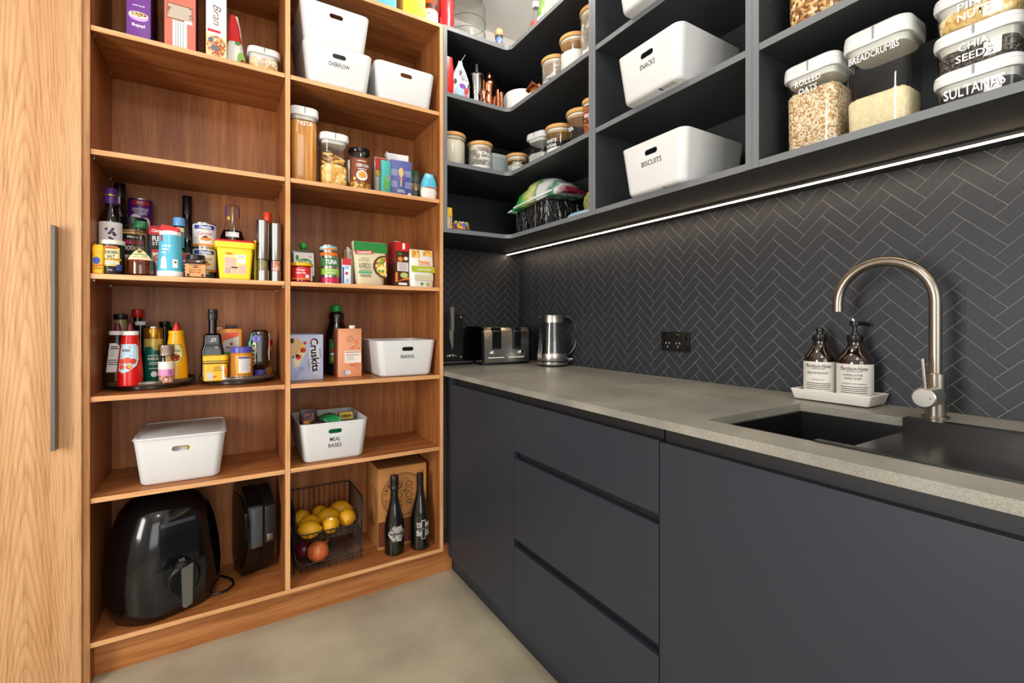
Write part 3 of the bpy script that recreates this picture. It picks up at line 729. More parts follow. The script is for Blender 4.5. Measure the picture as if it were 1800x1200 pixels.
t, y = pouch('nut_packet', 'white snack packet with red folded top leaning beside cereal box', (.040, 1.985, Z), [(0, .03, .022), (.03, .031, .03), (.08, .027, .026), (.12, .020, .014), (.165, .015, .007), (.205, .009, .003)], P('packet_white', '#dcdcd4', rough=.35), seed=4, lean=.03)
g = G().rrect([(.105, .0235, .021, .018), (.13, .019, .015, .01), (.17, .016, .009, .006), (.208, .008, .004, .003)], seg=4).mod(lambda c: Vector((c.x-.006*(c.z-.1)/.1, c.y+.03*c.z, c.z))); g.o('folded_top', P('packet_red', '#c9141c', rough=.3), t)
disc(.018, .035, .012, .028, P('packet_green', '#7ea84a'), t, y=y, pts=None); disc(.022, .022, .008, .014, grains('trail_mix', ('#d8a25c', '#8e1c26', '#f0d8a8', '#6a3a1c'), 190), t, y=lambda z: y(z)-.0006); disc(.008, .098, .009, .006, GRN, t, y=y)
oxo('cashew_container', 'low clear container of cashews with white lid on top left shelf', (.131, 1.985, Z), .104, .104, .094, .026, .056, grains('cashews', ('#f4d4a6', '#e6bc80', '#fbe8c8', '#d8a462'), 62), txt=('CASHEWS',), tz=.42, tw=.06, th=.016)

# ================================================================== first shelf, right bay: three bins
storage_bin('white bin labelled OVERFLOW, lower of two stacked on upper right timber shelf', (.385, 2.042, Z), txt=('OVERFLOW',))
storage_bin('white bin without lettering stacked on top of the OVERFLOW bin', (.374, 2.042, Z+.1508))
storage_bin('white bin without lettering to the right of the OVERFLOW bin', (.652, 2.042, Z))

# ================================================================== second shelf, right bay
Z = 1.643
SP = P('spaghetti', '#eda548', rough=.6, noise=(1.0, '#b8701f', .10), stretch=(300, 300, 2))
oxo('pasta_container', 'tall clear container of spaghetti labelled PASTA with white lid', (.266, 1.975, Z), .099, .1, .286, .034, .235, SP, txt=('PASTA',), tz=.77, tw=.052, th=.017, peak=-.004)
t = oxo('pasta_container', 'clear container of penne and bow tie pasta with white lid', (.377, 1.98, Z), .106, .1, .212, .03, .085, grains('short_pasta', ('#f2c878', '#e6b45a', '#fadc9c', '#dca248'), 70), peak=.012)
rnd = random.Random(5); pm = P('penne', '#eab65a', rough=.6)
for k in range(16):
    a = rnd.uniform(-.5, .5); x, yy, z = rnd.uniform(-.032, .026), rnd.uniform(-.032, .02), .094+rnd.uniform(0, .04)*(1 if k < 10 else .4)-abs(k % 3)*.004
    G().tube([(x-.018*math.cos(a), yy, z-.018*math.sin(a)), (x+.018*math.cos(a), yy+.004, z+.018*math.sin(a))], .0052, 8).o('penne', pm, t)
pr = [(.042, 0), (.0465, .005), (.0470, .02), (.0470, .148), (.043, .158), (.041, .162)]
t = bottle('popcorn_jar', 'glass jar of popping corn with black lid and brown label', (.481, 1.98, Z), pr, GL, ([(.0435, .160), (.0445, .162), (.0445, .174), (.043, .176)], BLACKG), cat='jar', cap_name='lid')
G().lathe([(.042, .004), (.0448, .008), (.0448, .045), (.03, .05)]).o('contents', grains('popping_corn', ('#e0a640', '#c98422', '#f0cf86', '#7a4a18'), 150), t)['kind'] = 'stuff'
patch(-.045, .045, .036, .130, P('brown_label', '#7c3b1c', rough=.4), t, rad=.0472); text('CORN CORN', .052, .013, PW, t, .002, .102, rad=.0478, bold=.02); lines(-.022, .022, (.12, .088), .003, P('print_cream', '#efe3d4'), t, rad=.0476)
disc(0, .062, .023, .021, PW, t, 'bowl_picture', rad=.0476); disc(0, .064, .017, .014, P('corn_orange', '#e39a3e'), t, 'bowl_picture', rad=.0481); disc(-.03, .048, .006, .006, CY, t, rad=.0477)
patch(-.068, -.054, .036, .125, PW, t, 'side_label', rad=.0474); patch(.05, .066, .04, .125, P('barcode', '#5a5450'), t, 'barcode', rad=.0474)
# clear tub of packets
t = thing('clear_tub', 'clear plastic tub holding packets on second timber shelf', 'tub', (.668, 2.085, Z))
g = G(); W_, D_ = .122, .135
g.rrect([(0, W_-.006, D_-.006, .012), (.003, W_, D_, .014), (.12, W_+.004, D_+.004, .014), (.12, W_+.001, D_+.001, .012), (.005, W_-.003, D_-.003, .012)], seg=4); g.o('tub', CL, t)
t, y = pouch('spice_packet', 'red and white packet at left in the clear tub', (.582, 2.035, Z+.006), [(0, .026, .014), (.06, .027, .018), (.12, .026, .012), (.175, .024, .003)], P('packet_white', '#dcdcd4', rough=.35), seed=11)
patch(-.023, .023, .115, .172, RED, t, 'print', y=y, n=2, nz=4); patch(-.023, .023, .09, .115, CY, t, 'print', y=y, n=2, nz=3)
t, y = pouch('snack_packet', 'teal packet with dinosaur picture behind purple box in the clear tub', (.592, 1.988, Z+.006), [(0, .022, .010), (.06, .024, .013), (.11, .022, .010), (.15, .02, .003)], P('teal_packet', '#3fb8ae', rough=.35), seed=12)
disc(0, .05, .009, .03, P('packet_green2', '#6fb52e'), t, y=y); disc(.01, .075, .006, .015, P('lilac_print', '#a386c0'), t, y=y)
t, y = carton('biscuit_box', 'purple blue box with white opened flaps in the clear tub', (.662, 2.015, Z+.006), .092, .055, .163, P('periwinkle_card', '#525aa0', rough=.45), rz=-4)
G().box(-.049, .02, .163, .045, .0215, .205).o('flap', PW, t, sm=0); g = G().box(-.0515, -.02, .163, -.049, .02, .195).mod(lambda c: Vector((c.x-.3*(c.z-.163), c.y, c.z))); g.o('flap', PW, t, sm=0)
for x in (-.03, .03):
    lines(x-.016, x+.016, [.12-.0055*k for k in range(5)], .0022, P('print_lilac', '#c9cbe8'), t, y=y); lines(x-.016, x+.016, [.07-.0055*k for k in range(5)], .0022, P('print_lilac', '#c9cbe8'), t, y=y)
disc(0, .112, .011, .02, P('wheat_yellow', '#e6c978'), t, 'wheat_picture', y=y); patch(-.003, .003, .05, .095, P('wheat_yellow', '#e6c978'), t, 'wheat_picture', y=y, n=1); patch(-.01, .012, .083, .088, P('pink_ribbon', '#e0567c'), t, 'ribbon', y=y-.0005, n=1)
lines(-.02, .02, (.035, .028), .003, PW, t, y=y); disc(.036, .018, .008, .009, PW, t, y=y)
t, y = pouch('seed_packet', 'dark green and yellow packet standing at back right of the clear tub', (.757, 2.09, Z+.006), [(0, .024, .012), (.07, .025, .016), (.12, .023, .012), (.165, .02, .003)], P('dark_green_packet', '#1f6b2c', rough=.35), seed=14)
patch(-.02, .02, .07, .1, CY, t, 'print', y=y, n=2, nz=3); patch(-.02, .02, .1, .112, BLACK, t, 'print', y=y, n=2, nz=2)
t, y = pouch('sugar_packet', 'clear packet of seeds beside the purple blue box', (.737, 2.0, Z+.006), [(0, .022, .014), (.05, .023, .018), (.09, .02, .012), (.12, .014, .003)], clear('film', '#d8d4c4', .2), seed=15)
t, y = pouch('salt_packet', 'blue and white packet with folded top at right end of second shelf', (.762, 1.926, Z), [(0, .032, .018), (.03, .036, .026), (.07, .031, .022), (.095, .022, .012), (.108, .017, .004)], P('packet_pale', '#e8e2da', rough=.4), seed=16)
g = G().rrect([(.048, .0358, .0268, .022), (.07, .033, .0245, .02), (.095, .024, .015, .012), (.110, .018, .006, .004)], seg=4); g.o('folded_top', P('packet_sky', '#4fb2d0', rough=.3), t); patch(-.03, .03, .044, .048, RED, t, 'band', y=y, n=3)
# ================================================================== third shelf, left bay
Z = 1.263
CRM = P('print_cream', '#efe3d4'); ORG = P('print_orange', '#e8862a'); PUR = P('print_purple', '#4b2a86'); TEAL = P('print_teal', '#2f9aa8')
t = thing('vinegar_bottle', 'balsamic vinegar bottle with purple cap and grape label at left end of third shelf', 'bottle', (-.3115, 2.005, Z), 8)
pr = [(.027, 0), (.0305, .004), (.0305, .178), (.024, .203), (.0145, .222), (.0145, .245)]
G().lathe(pr).o('glass', clear('smoky_glass', '#b8a898', .1), t); G().lathe([(.025, .003), (.029, .006), (.029, .150), (.027, .151)]).o('contents', P('balsamic', '#120706', rough=.15), t)
G().lathe([(.0175, .236), (.0185, .24), (.0185, .262), (.0175, .264), (.0178, .285), (.016, .288)]).o('cap', P('purple_cap', '#4a2470', rough=.3), t); G().lathe([(.0189, .2625), (.0189, .2665)]).o('cap_band', P('gold_band', '#c9a24a', rough=.3, metal=.8), t)
patch(-.04, .04, .100, .175, P('label_white', '#e2dedc'), t, rad=.0308); patch(-.04, .04, .05, .100, PUR, t, rad=.0308)
rnd = random.Random(3)
for k in range(14):
    a, b = rnd.uniform(-1, 1), rnd.uniform(0, 1); disc(.002+a*.015*(.35+b*.65), .112+b*.046, .0042, .0042, P('grape', '#3c1a3c') if k % 3 else P('grape2', '#5a2a6e'), t, 'grape', rad=.0312, n=9)
text('BALSAMIC', .034, .008, PW, t, 0, .09, rad=.0314); text('VINEGAR', .03, .008, PW, t, 0, .078, rad=.0314); text('OF MODENA', .034, .006, PW, t, 0, .067, rad=.0314); patch(-.02, -.004, .098, .104, RED, t, 'red_tab', rad=.0311)
pr = [(.026, 0), (.029, .004), (.029, .21), (.017, .25), (.0145, .30)]
t = bottle('oil_bottle', 'tall dark bottle with black cap and small white sticker behind balsamic vinegar', (-.306, 2.125, Z), pr, P('dark_bottle', '#0d0c0b', rough=.12), ([(.0165, .285), (.017, .29), (.017, .333), (.015, .336)], BLACKP))
patch(-.02, .004, .262, .286, P('label_white', '#e2dedc'), t, 'sticker', rad=.0172)
pr = [(.021, 0), (.0235, .003), (.0235, .085), (.022, .09)]
t = thing('mustard_tin', 'small yellow tub of mustard powder at front left of third shelf', 'tub', (-.3265, 1.925, Z)); YEL = P('tub_yellow', '#eab308', rough=.35)
G().rrect([(0, .0135, .021, .006), (.002, .0145, .0225, .007), (.066, .0145, .0225, .007)]).o('body', YEL, t); G().rrect([(.066, .0152, .0235, .007), (.076, .0152, .0235, .007), (.086, .0135, .021, .006), (.090, .012, .019, .006)]).o('lid', YEL, t)
disc(-.003, .04, .009, .011, BLU, t, y=-.0226); text('mustard', .025, .008, RED, t, 0, .026, -.0231, rot=8, bold=.02); text('POWDER', .018, .006, BLACK, t, 0, .016, -.0231)
pr = [(.028, 0), (.0305, .004), (.0305, .094), (.0318, .096), (.0318, .106), (.029, .108)]
t = bottle('seasoning_jar', 'black jar of chicken salt with white lid and yellow label', (-.2965, 1.938, Z), pr[:3], P('jar_black', '#141414', rough=.3), ([(.0315, .094), (.032, .096), (.032, .106), (.029, .1085)], P('lid_cream', '#dedbd0')), cat='jar', cap_name='lid')
patch(-.023, .023, .026, .084, P('label_yellow', '#e9cf62'), t, rad=.0308); patch(-.019, .019, .03, .080, P('label_pale', '#eee5b8'), t, 'label_panel', rad=.0311)
patch(-.017, .017, .079, .088, ORG, t, 'name_banner', rad=.0315); text('Mitani', .026, .006, P('red_ink', '#8e1a10'), t, 0, .0835, rad=.0319, shear=.2, bold=.02)
text('CHICKEN', .033, .010, BLACK, t, 0, .069, rad=.0318, bold=.02); text('SALT', .02, .010, BLACK, t, 0, .056, rad=.0318, bold=.02); patch(-.027, .027, .043, .050, P('ribbon_gold', '#d9a43a'), t, 'ribbon', rad=.0318); text('FAVOURITE SEASONING', .044, .003, BLACK, t, 0, .0465, rad=.0322)
lines(-.014, .014, (.039, .035, .031), .0015, P('grey_ink', '#a0a0a0'), t, rad=.0316); patch(.014, .030, .012, .031, P('label_violet', '#43429a'), t, 'side_label', rad=.0311); text('300g', .012, .005, PW, t, -.002, .013, rad=.0311)
for k in range(12): patch(-.036+k*.0048, -.0345+k*.0048, .003, .022, P('rib_grey', '#2b2b2b'), t, 'rib', rad=.0307, n=1)
pr = [(.036, 0), (.039, .004), (.039, .16), (.034, .175), (.031, .18)]
t = thing('seasoning_jar', 'large tan jar of himalayan chicken salt with black lid behind the chicken salt', 'jar', (-.2595, 2.062, Z), 4)
G().lathe(pr).o('body', P('salt_tan', '#c99a5a', rough=.3), t); G().lathe([(.036, .178), (.037, .18), (.037, .205), (.034, .207)]).o('lid', BLACKP, t)
patch(-.038, .038, .075, .148, BLACK, t, rad=.0394); patch(-.041, .041, .066, .077, PW, t, 'label_band', rad=.0396); G().lathe([(.0385, .150), (.0392, .158), (.037, .168), (.034, .1765)]).o('label_top', P('jar_black', '#141414', rough=.3), t)
text('Maxx', .03, .007, PW, t, 0, .138, rad=.0404, bold=.02); text('HIMALAYAN', .062, .016, P('pink_ink', '#d02a6a'), t, 0, .120, rad=.0404, bold=.02); text('CHICKEN SALT', .062, .015, PW, t, 0, .1, rad=.0404, bold=.02)
for k in (0, 1): can('coconut_can', ('bottom can of the coconut cream stack, hidden behind the jars', 'middle can of the coconut cream stack behind the black lidded jar')[k], (-.2525, 2.165, Z+k*.0905), .037, .09, P('can_purple2', '#5a2a78', rough=.3), group='coconut cream cans')
t = can('coconut_can', 'purple can of coconut cream stacked highest at back of third shelf', (-.2525, 2.165, Z+.181), .037, .112, P('can_purple', '#552078', rough=.3), group='coconut cream cans')
patch(-.022, .03, .088, .103, P('can_red', '#b3202c'), t, 'name_panel', rad=.0374); text('TCC', .02, .009, PW, t, .003, .095, rad=.038, shear=.2, bold=.02); text('coconut', .048, .013, PW, t, .004, .072, rad=.0378); text('cream', .036, .011, PW, t, .004, .058, rad=.0378)
disc(-.012, .038, .018, .016, PW, t, 'coconut_picture', rad=.0376); disc(.020, .026, .015, .019, P('coconut_shell', '#c8b89c'), t, 'coconut_picture', rad=.0376); disc(.020, .026, .0125, .016, PW, t, 'coconut_picture', rad=.038)
pr = [(.034, 0), (.0385, .005), (.0385, .045), (.030, .078), (.0215, .105), (.0165, .135), (.0155, .158)]
t = thing('vinegar_bottle', 'cone shaped apple cider vinegar bottle with dark green cap', 'bottle', (-.2255, 1.942, Z))
G().lathe(pr).o('glass', clear('cider_glass', '#efe6d2', .12), t); G().lathe([(.033, .003), (.0372, .006), (.0372, .044), (.0355, .050)]).o('contents', P('cider', '#5a2208', rough=.15, coat=.4), t)
G().lathe([(.0168, .155), (.0185, .157), (.0185, .172), (.015, .178)]).o('cap', P('cap_dark_green', '#0f5c33', rough=.35), t)
lr = lambda z: lerp([(.0, .0385), (.045, .0385), (.078, .030), (.105, .0215)], z)
patch(-.036, .036, .050, .088, P('label_cream', '#eadfae'), t, rad=lr, nz=4, shape=lambda a, b: ((a-.5)*2*(.037-.012*b-.010*abs(a-.5)*b), .050+.036*b*(1-.45*abs(a-.5)*2)), off=.0006)
patch(-.034, .034, .0485, .051, RED, t, 'label_edge', rad=lr, off=.0006); disc(0, .077, .007, .006, RED, t, 'apple_picture', rad=lr, off=.0014); disc(0, .077, .0045, .004, GRN, t, 'apple_picture', rad=lr, off=.0019)
text('CORNWELLS', .042, .006, GRN, t, 0, .067, rad=lambda z: lr(z)+.0012, bold=.02); text('APPLE CIDER', .04, .004, P('red_ink', '#8e1a10'), t, 0, .0595, rad=lambda z: lr(z)+.0012)
t, y = carton('stock_carton', 'red and black stock carton behind the blue table salt', (-.168, 2.055, Z), .09, .05, .178, P('stock_black', '#1c1a1a', rough=.4))
patch(-.047, .047, .152, .178, RED, t, 'red_band', y=y, n=1); text("Campbell's", .05, .014, PW, t, -.014, .165, y-.0005, shear=.25, bold=.02); text('REAL', .05, .018, PW, t, -.012, .139, y, bold=.02); text('STOCK', .05, .012, PW, t, -.012, .121, y, bold=.02)
G().box(-.0478, -.03, .1782, .0478, .03, .1812).o('carton_top', RED, t, sm=0)
t, y = carton('snack_box', 'small red and white box low between cider vinegar and table salt', (-.182, 1.985, Z), .036, .045, .093, P('snack_white', '#e6d8d4'))
patch(-.018, .018, .083, .093, RED, t, 'band', y=y, n=1); disc(0, .066, .012, .010, RED, t, y=y); disc(0, .066, .009, .007, P('print_pink', '#e8a0a0'), t, y=y-.0005); lines(-.013, .013, (.04, .033, .026), .003, P('print_pink', '#e8a0a0'), t, y=y)
pr = [(.036, 0), (.0375, .003), (.0375, .016), (.0365, .019)]
t = thing('salt_shaker_tub', 'pale blue tapered table salt container with white top and base and red flap', 'container', (-.1475, 1.942, Z))
sb = [(.0365, .019), (.029, .139)]; G().lathe(sb).o('body', P('salt_blue', '#55b4cf', rough=.4), t); G().lathe(pr).o('base', PW, t); G().lathe([(.0295, .139), (.0298, .141), (.0293, .151), (.026, .153)]).o('collar', PW, t)
G().prism([(-.026, .1535), (.027, .1535), (.026, .164), (-.022, .172)], -.022, .02, 'y').o('flap', RED, t)
lr2 = lambda z: .0365+(z-.019)/.12*(-.0075)
text('iodised', .026, .007, PW, t, -.010, .102, rad=lambda z: lr2(z)+.0005, bold=.03); text('table', .018, .007, PW, t, -.014, .091, rad=lambda z: lr2(z)+.0005, bold=.03); text('salt', .013, .007, PW, t, -.0165, .08, rad=lambda z: lr2(z)+.0005, bold=.03)
disc(0, 0, 0, 0, P('shaker_pale', '#cfe6ec'), t, 'shaker_picture', rad=lr2, pts=[(-.027, .026), (-.007, .026), (-.009, .055), (-.0105, .062), (-.017, .068), (-.0235, .062), (-.025, .055)])
patch(.008, .024, .03, .058, PW, t, 'recycle_label', rad=lr2); disc(.016, .048, .005, .005, BLACK, t, rad=lr2, n=3, off=.001); patch(-.028, -.0215, .117, .137, RED, t, 'red_tab', rad=lr2); patch(-.003, .0, .08, .139, P('salt_line', '#8fd0e0'), t, 'seam', rad=lr2, n=1)
pr = [(.0145, 0), (.0165, .003), (.0165, .17), (.015, .186)]
t = bottle('sauce_bottle', 'slim dark sauce bottle with light blue cap behind table salt', (-.129, 2.02, Z), pr, P('soy_dark', '#120d0a', rough=.12), ([(.0175, .186), (.018, .188), (.018, .212), (.0165, .215)], P('cap_light_blue', '#5f9fd6', rough=.3)))
patch(-.02, .02, .11, .165, P('label_teal', '#3f9fb0'), t, rad=.0168); patch(-.02, .02, .165, .18, P('label_cream', '#eadfae'), t, rad=.0168); patch(-.016, .012, .15, .163, RED, t, 'name_panel', rad=.0171); patch(-.02, .02, .08, .10, P('label_green', '#2a7a5c'), t, rad=.0168)
pr = [(.033, 0), (.037, .004), (.037, .14), (.030, .18), (.0155, .23), (.0140, .27)]
t = bottle('wine_bottle', 'tall black wine bottle standing against back panel on third shelf', (-.113, 2.165, Z), pr, P('dark_bottle', '#0d0c0b', rough=.12), ([(.0155, .255), (.0155, .325), (.0145, .327)], BLACKP))
patch(-.032, .032, .06, .13, P('label_black', '#1e1d1b'), t, rad=.0373); lines(-.015, .015, (.105,), .006, P('label_cream', '#eadfae'), t, rad=.0378); patch(-.02, .02, .078, .09, P('gold_band', '#c9a24a'), t, 'gold_strip', rad=.0377)
def caramel(label, z):
    t = can('caramel_can', label, (-.054, 2.015, Z+z), .037, .088, P('can_white', '#e8e6e2', rough=.3), group='cans of caramel')
    patch(-.034, .034, .065, .079, P('can_blue', '#2f3d9c'), t, 'name_band', rad=.0368); text('Nestle', .036, .011, PW, t, .004, .072, rad=.0376, bold=.025); text('TOP N FILL', .026, .004, P('grey_ink', '#a0a0a0'), t, .004, .06, rad=.0374); text('Caramel', .044, .012, P('caramel_red', '#b8542a'), t, .003, .05, rad=.0374, shear=.3)
    disc(.004, .028, .024, .010, P('dish_white', '#f7f7f5'), t, 'dish_picture', rad=.0372); disc(.005, .030, .017, .007, ORG, t, 'dish_picture', rad=.0377); disc(.003, .037, .008, .004, P('choc_brown', '#5a2c14'), t, 'dish_picture', rad=.0382)
    patch(-.05, .05, .006, .013, ORG, t, 'orange_band', rad=.0370)
can('tuna_tin', 'flat dark tin under the two caramel cans', (-.054, 2.015, Z), .035, .024, P('tin_grey', '#3c4448', rough=.35))
caramel('white and blue can of caramel, lower of the two stacked', .0246); caramel('white and blue can of caramel, upper of the two stacked', .1132)
t = thing('honey_jar', 'square honey jar with black lid and orange label in front of the caramel cans', 'jar', (-.077, 1.94, Z))
G().rrect([(0, .027, .024, .008), (.003, .029, .026, .009), (.055, .029, .026, .009), (.062, .026, .024, .010)]).o('glass', P('honey_dark', '#2e1608', rough=.1, coat=.5), t); G().lathe([(.026, .062), (.027, .063), (.027, .077), (.025, .079)]).o('lid', BLACKP, t)
patch(-.0285, .0285, .004, .046, P('label_orange', '#e59a5c'), t, y=-.0262, n=1); lines(-.022, .022, (.043,), .002, P('brown_ink', '#4a2a1a'), t, y=-.0268); text('MANUKA HONEY', .036, .004, P('brown_ink', '#4a2a1a'), t, 0, .027, -.0268, bold=.02); text('MGO 30+', .034, .0055, P('brown_ink', '#4a2a1a'), t, 0, .019, -.0268, bold=.02)
disc(0, 0, 0, 0, P('brown_ink', '#4a2a1a'), t, y=-.0262, pts=[(-.014, .034), (.014, .034), (.006, .037), (.001, .041), (-.004, .0375)]); disc(-.02, .009, .005, .005, P('brown_ink', '#4a2a1a'), t, y=-.0262); disc(.02, .009, .004, .005, P('brown_ink', '#4a2a1a'), t, y=-.0262)
t, y = carton('snack_box', 'little striped carton with red top between table salt and honey jar', (-.1165, 1.985, Z), .03, .04, .078, P('snack_dark', '#8a2a30'))
disc(0, .083, .018, .004, RED, t, 'lid', y=y-.001); lines(-.014, .014, (.06, .048, .036, .024), .006, CRM, t, y=y)
t = thing('stock_tub', 'bright yellow tub of stock powder with red lid at front of third shelf', 'tub', (.039, 1.965, Z)); YL = P('tub_bright_yellow', '#f6d808', rough=.35)
G().rrect([(0, .045, .036, .006), (.003, .0475, .0385, .008), (.112, .0555, .0455, .010)]).o('body', YL, t); G().rrect([(.110, .0595, .0495, .011), (.112, .0615, .0515, .012), (.131, .0625, .0525, .012)]).o('collar', YL, t); G().rrect([(.131, .0622, .0522, .012), (.135, .0622, .0522, .012), (.139, .058, .048, .012)]).o('lid', RED, t)
yt = lambda z: -(.0385+(z-.003)/.109*.007)-.0002
patch(-.033, .034, .020, .088, P('tub_label', '#e9dc8a'), t, y=yt, n=1); patch(-.032, -.006, .085, .096, YL, t, 'name_tag', y=lambda z: yt(z)-.0004, n=1); disc(-.019, .0905, .011, .004, RED, t, y=lambda z: yt(z)-.001); text('MAGGI', .015, .004, YL, t, -.019, .0905, lambda z: yt(z)-.002, bold=.03)
patch(.0, .033, .078, .088, PW, t, 'label_panel', y=lambda z: yt(z)-.0004, n=1); text('Chicken', .026, .006, P('print_steel_blue', '#6a82ac'), t, .016, .083, lambda z: yt(z)-.0012, shear=.2); disc(.020, .066, .013, .008, PW, t, y=lambda z: yt(z)-.0004)
patch(-.031, .002, .045, .077, P('photo_pink', '#d8b4a4'), t, 'photo_panel', y=lambda z: yt(z)-.0004, n=1); patch(-.031, -.013, .022, .042, P('photo_mauve', '#c8a0a4'), t, 'photo_panel', y=lambda z: yt(z)-.0004, n=1); patch(-.010, .006, .022, .042, P('photo_pink', '#d8b4a4'), t, 'photo_panel', y=lambda z: yt(z)-.0004, n=1); patch(.010, .033, .022, .052, P('photo_pink', '#d8b4a4'), t, 'photo_panel', y=lambda z: yt(z)-.0004, n=1); patch(-.012, .008, .040, .045, P('choc_brown', '#5a2c14'), t, 'photo_panel', y=lambda z: yt(z)-.0008, n=1)
pr = [(.036, 0), (.041, .004), (.041, .165), (.036, .185), (.028, .205), (.024, .225), (.0235, .288), (.0225, .292)]
t = thing('liqueur_bottle', 'clear glass bottle with purple edged neck behind yellow stock tub', 'bottle', (.033, 2.08, Z))
G().lathe(pr).o('glass', GL, t); G().lathe([(.035, .003), (.0395, .006), (.0395, .168), (.030, .196)]).o('contents', P('dark_syrup', '#1a0d0a', rough=.15), t)
for a in (-.031, .031): patch(a-.007, a+.007, .245, .287, P('print_violet', '#6a2c9a'), t, 'neck_label', rad=.024)
patch(-.024, .022, .168, .187, PW, t, rad=lambda z: lerp([(.165, .041), (.185, .036)], z)+.0008); disc(-.014, .24, .006, .007, P('print_gold', '#d8a428'), t, rad=.0244)
def grinder(label, x, y_, h, fill, rz):
    t = thing('pepper_grinder', label, 'grinder', (x, y_, Z), rz, 'steel grinders')
    G().lathe([(.0195, 0), (.0205, .001), (.0205, .038), (.019, .04)]).o('base', STEEL, t); G().lathe([(.0185, .04), (.0185, .078)], cap0=False, cap1=False).o('window', GL, t); G().lathe([(.016, .0405), (.016, .0775)]).o('contents', fill, t); G().lathe([(.0205, .079), (.021, .08), (.021, h-.002), (.019, h)]).o('body', STEEL, t); G().lathe([(.0208, .0775), (.0208, .0795)]).o('ring', BLACKP, t)
grinder('taller brushed steel pepper grinder beside yellow stock tub', .1265, 1.945, .2215, P('pepper_fill', '#4c4238', noise=(120, '#a39a58', .2)), 0)
grinder('shorter brushed steel grinder with pink salt window at right end of third shelf', .1705, 1.958, .217, grains('pink_salt', ('#d99a84', '#c47a66', '#ecc4b4'), 160), 0)
pr = [(.025, 0), (.028, .004), (.028, .19), (.014, .235)]
t = bottle('sauce_bottle', 'dark bottle with orange cap behind the steel grinders', (.150, 2.06, Z), pr, P('dark_bottle', '#0d0c0b', rough=.12), ([(.0135, .235), (.0145, .237), (.0145, .272), (.0125, .276)], P('cap_orange', '#e2401a', rough=.3)))
t, y = carton('spice_box', 'thin yellow box between stock tub and pepper grinder', (.106, 2.03, Z), .010, .06, .156, YL)

# ================================================================== third shelf, right bay
t = thing('salsa_jar', 'red jar of salsa dip with yellow lid at left of right bay', 'jar', (.2575, 1.945, Z))
G().lathe([(.034, 0), (.037, .004), (.037, .055), (.034, .062)]).o('glass', P('salsa_red', '#8e1410', rough=.12, coat=.5), t); G().lathe([(.038, .061), (.0405, .063), (.0405, .071), (.038, .073)]).o('lid', YEL, t)
patch(-.055, .03, .012, .055, P('label_red', '#d2202a'), t, rad=.0373); text('Chunky', .03, .009, PW, t, -.008, .045, rad=.0378, bold=.02); text('Salsa Dip', .036, .009, PW, t, -.008, .034, rad=.0378, bold=.02); disc(.016, .022, .008, .007, PW, t, rad=.0377); patch(-.05, .03, .010, .015, ORG, t, 'label_edge', rad=.0376); patch(.032, .055, .006, .058, PW, t, 'side_label', rad=.0374)
t, y = pouch('fruit_pouch', 'white and green squeeze pouch with green cap behind salsa jar', (.272, 2.01, Z), [(0, .040, .020), (.05, .043, .026), (.10, .043, .014), (.131, .043, .003)], P('pouch_dark', '#58605a', rough=.3), seed=21)
patch(-.036, .036, .03, .123, P('label_white', '#e2dedc'), t, y=lambda z: y(z)-.0005, n=2, nz=6); disc(.004, .083, .024, .016, GRN, t, y=lambda z: y(z)-.0012); text('Only', .036, .014, PW, t, .004, .084, lambda z: y(z)-.003, shear=.2, bold=.02); disc(-.024, .1, .006, .012, GRN, t, y=lambda z: y(z)-.0012); disc(.024, .108, .006, .005, P('print_pink', '#e8a0a0'), t, y=lambda z: y(z)-.0012)
G().lathe([(.006, .130), (.006, .140)]).o('spout', GRN, t); G().lathe([(.010, .138), (.0150, .142), (.0150, .155), (.012, .160)]).o('cap', P('cap_bright_green', '#2a8f2c', rough=.35), t)
# clear rack of tins
for k, (nm, colr, dy, h) in enumerate((('bottom', '#c8285c', 0, .03), ('second', '#8fc03a', .0306, .034), ('third', '#3f7a46', .0652, .04))):
    t = can('tuna_tin', {'bottom': 'pink banded tin at bottom of the tuna stack', 'second': 'lime green tin second from bottom of the tuna stack', 'third': 'green tuna tin in the middle of the stack'}[nm], (.364, 1.972, Z+dy), .036, h, P('tin_'+nm, colr, rough=.3), cat='tin', group='tins stacked on third shelf')
    if k == 1: text('FRUIT JUICE', .04, .006, PW, t, 0, h*.65, rad=.0366, bold=.02); text('JUICE', .03, .008, PW, t, 0, h*.33, rad=.0366, bold=.02)
    if k == 2: text('TUNA', .045, .018, PW, t, 0, h*.5, rad=.0366, bold=.03)
t = can('tuna_tin', 'orange tin second from top of the tuna stack', (.362, 1.972, Z+.1058), .034, .022, P('tin_orange', '#e8701c', rough=.3), cat='tin', group='tins stacked on third shelf')
t = can('tuna_tin', 'pale blue and orange tin on top of the tuna stack', (.360, 1.975, Z+.1284), .034, .024, P('tin_sky', '#8cc6de', rough=.3), cat='tin', group='tins stacked on third shelf')
patch(-.03, .03, .005, .012, ORG, t, 'band', rad=.0344); patch(-.03, -.012, .010, .018, PW, t, 'barcode', rad=.0346)
t, y = carton('cracker_pack', 'small red topped white and blue box beside tuna stack', (.4235, 1.965, Z), .033, .035, .104, P('snack_white2', '#dfe6ee'))
patch(-.0165, .0165, .078, .104, RED, t, 'red_top', y=y, n=1); disc(0, .045, .006, .006, RED, t, y=y); patch(-.008, .009, .062, .075, P('print_sky', '#8fc4dc'), t, y=y, n=1); disc(.002, .016, .006, .008, P('print_sky', '#8fc4dc'), t, y=y); patch(-.0165, -.010, .005, .07, BLU, t, 'blue_edge', y=y-.0003, n=1)
t = thing('card_tag', 'cream card tag leaning beside the green topped pasta pouch', 'card', (.457, 2.03, Z+.0)); 
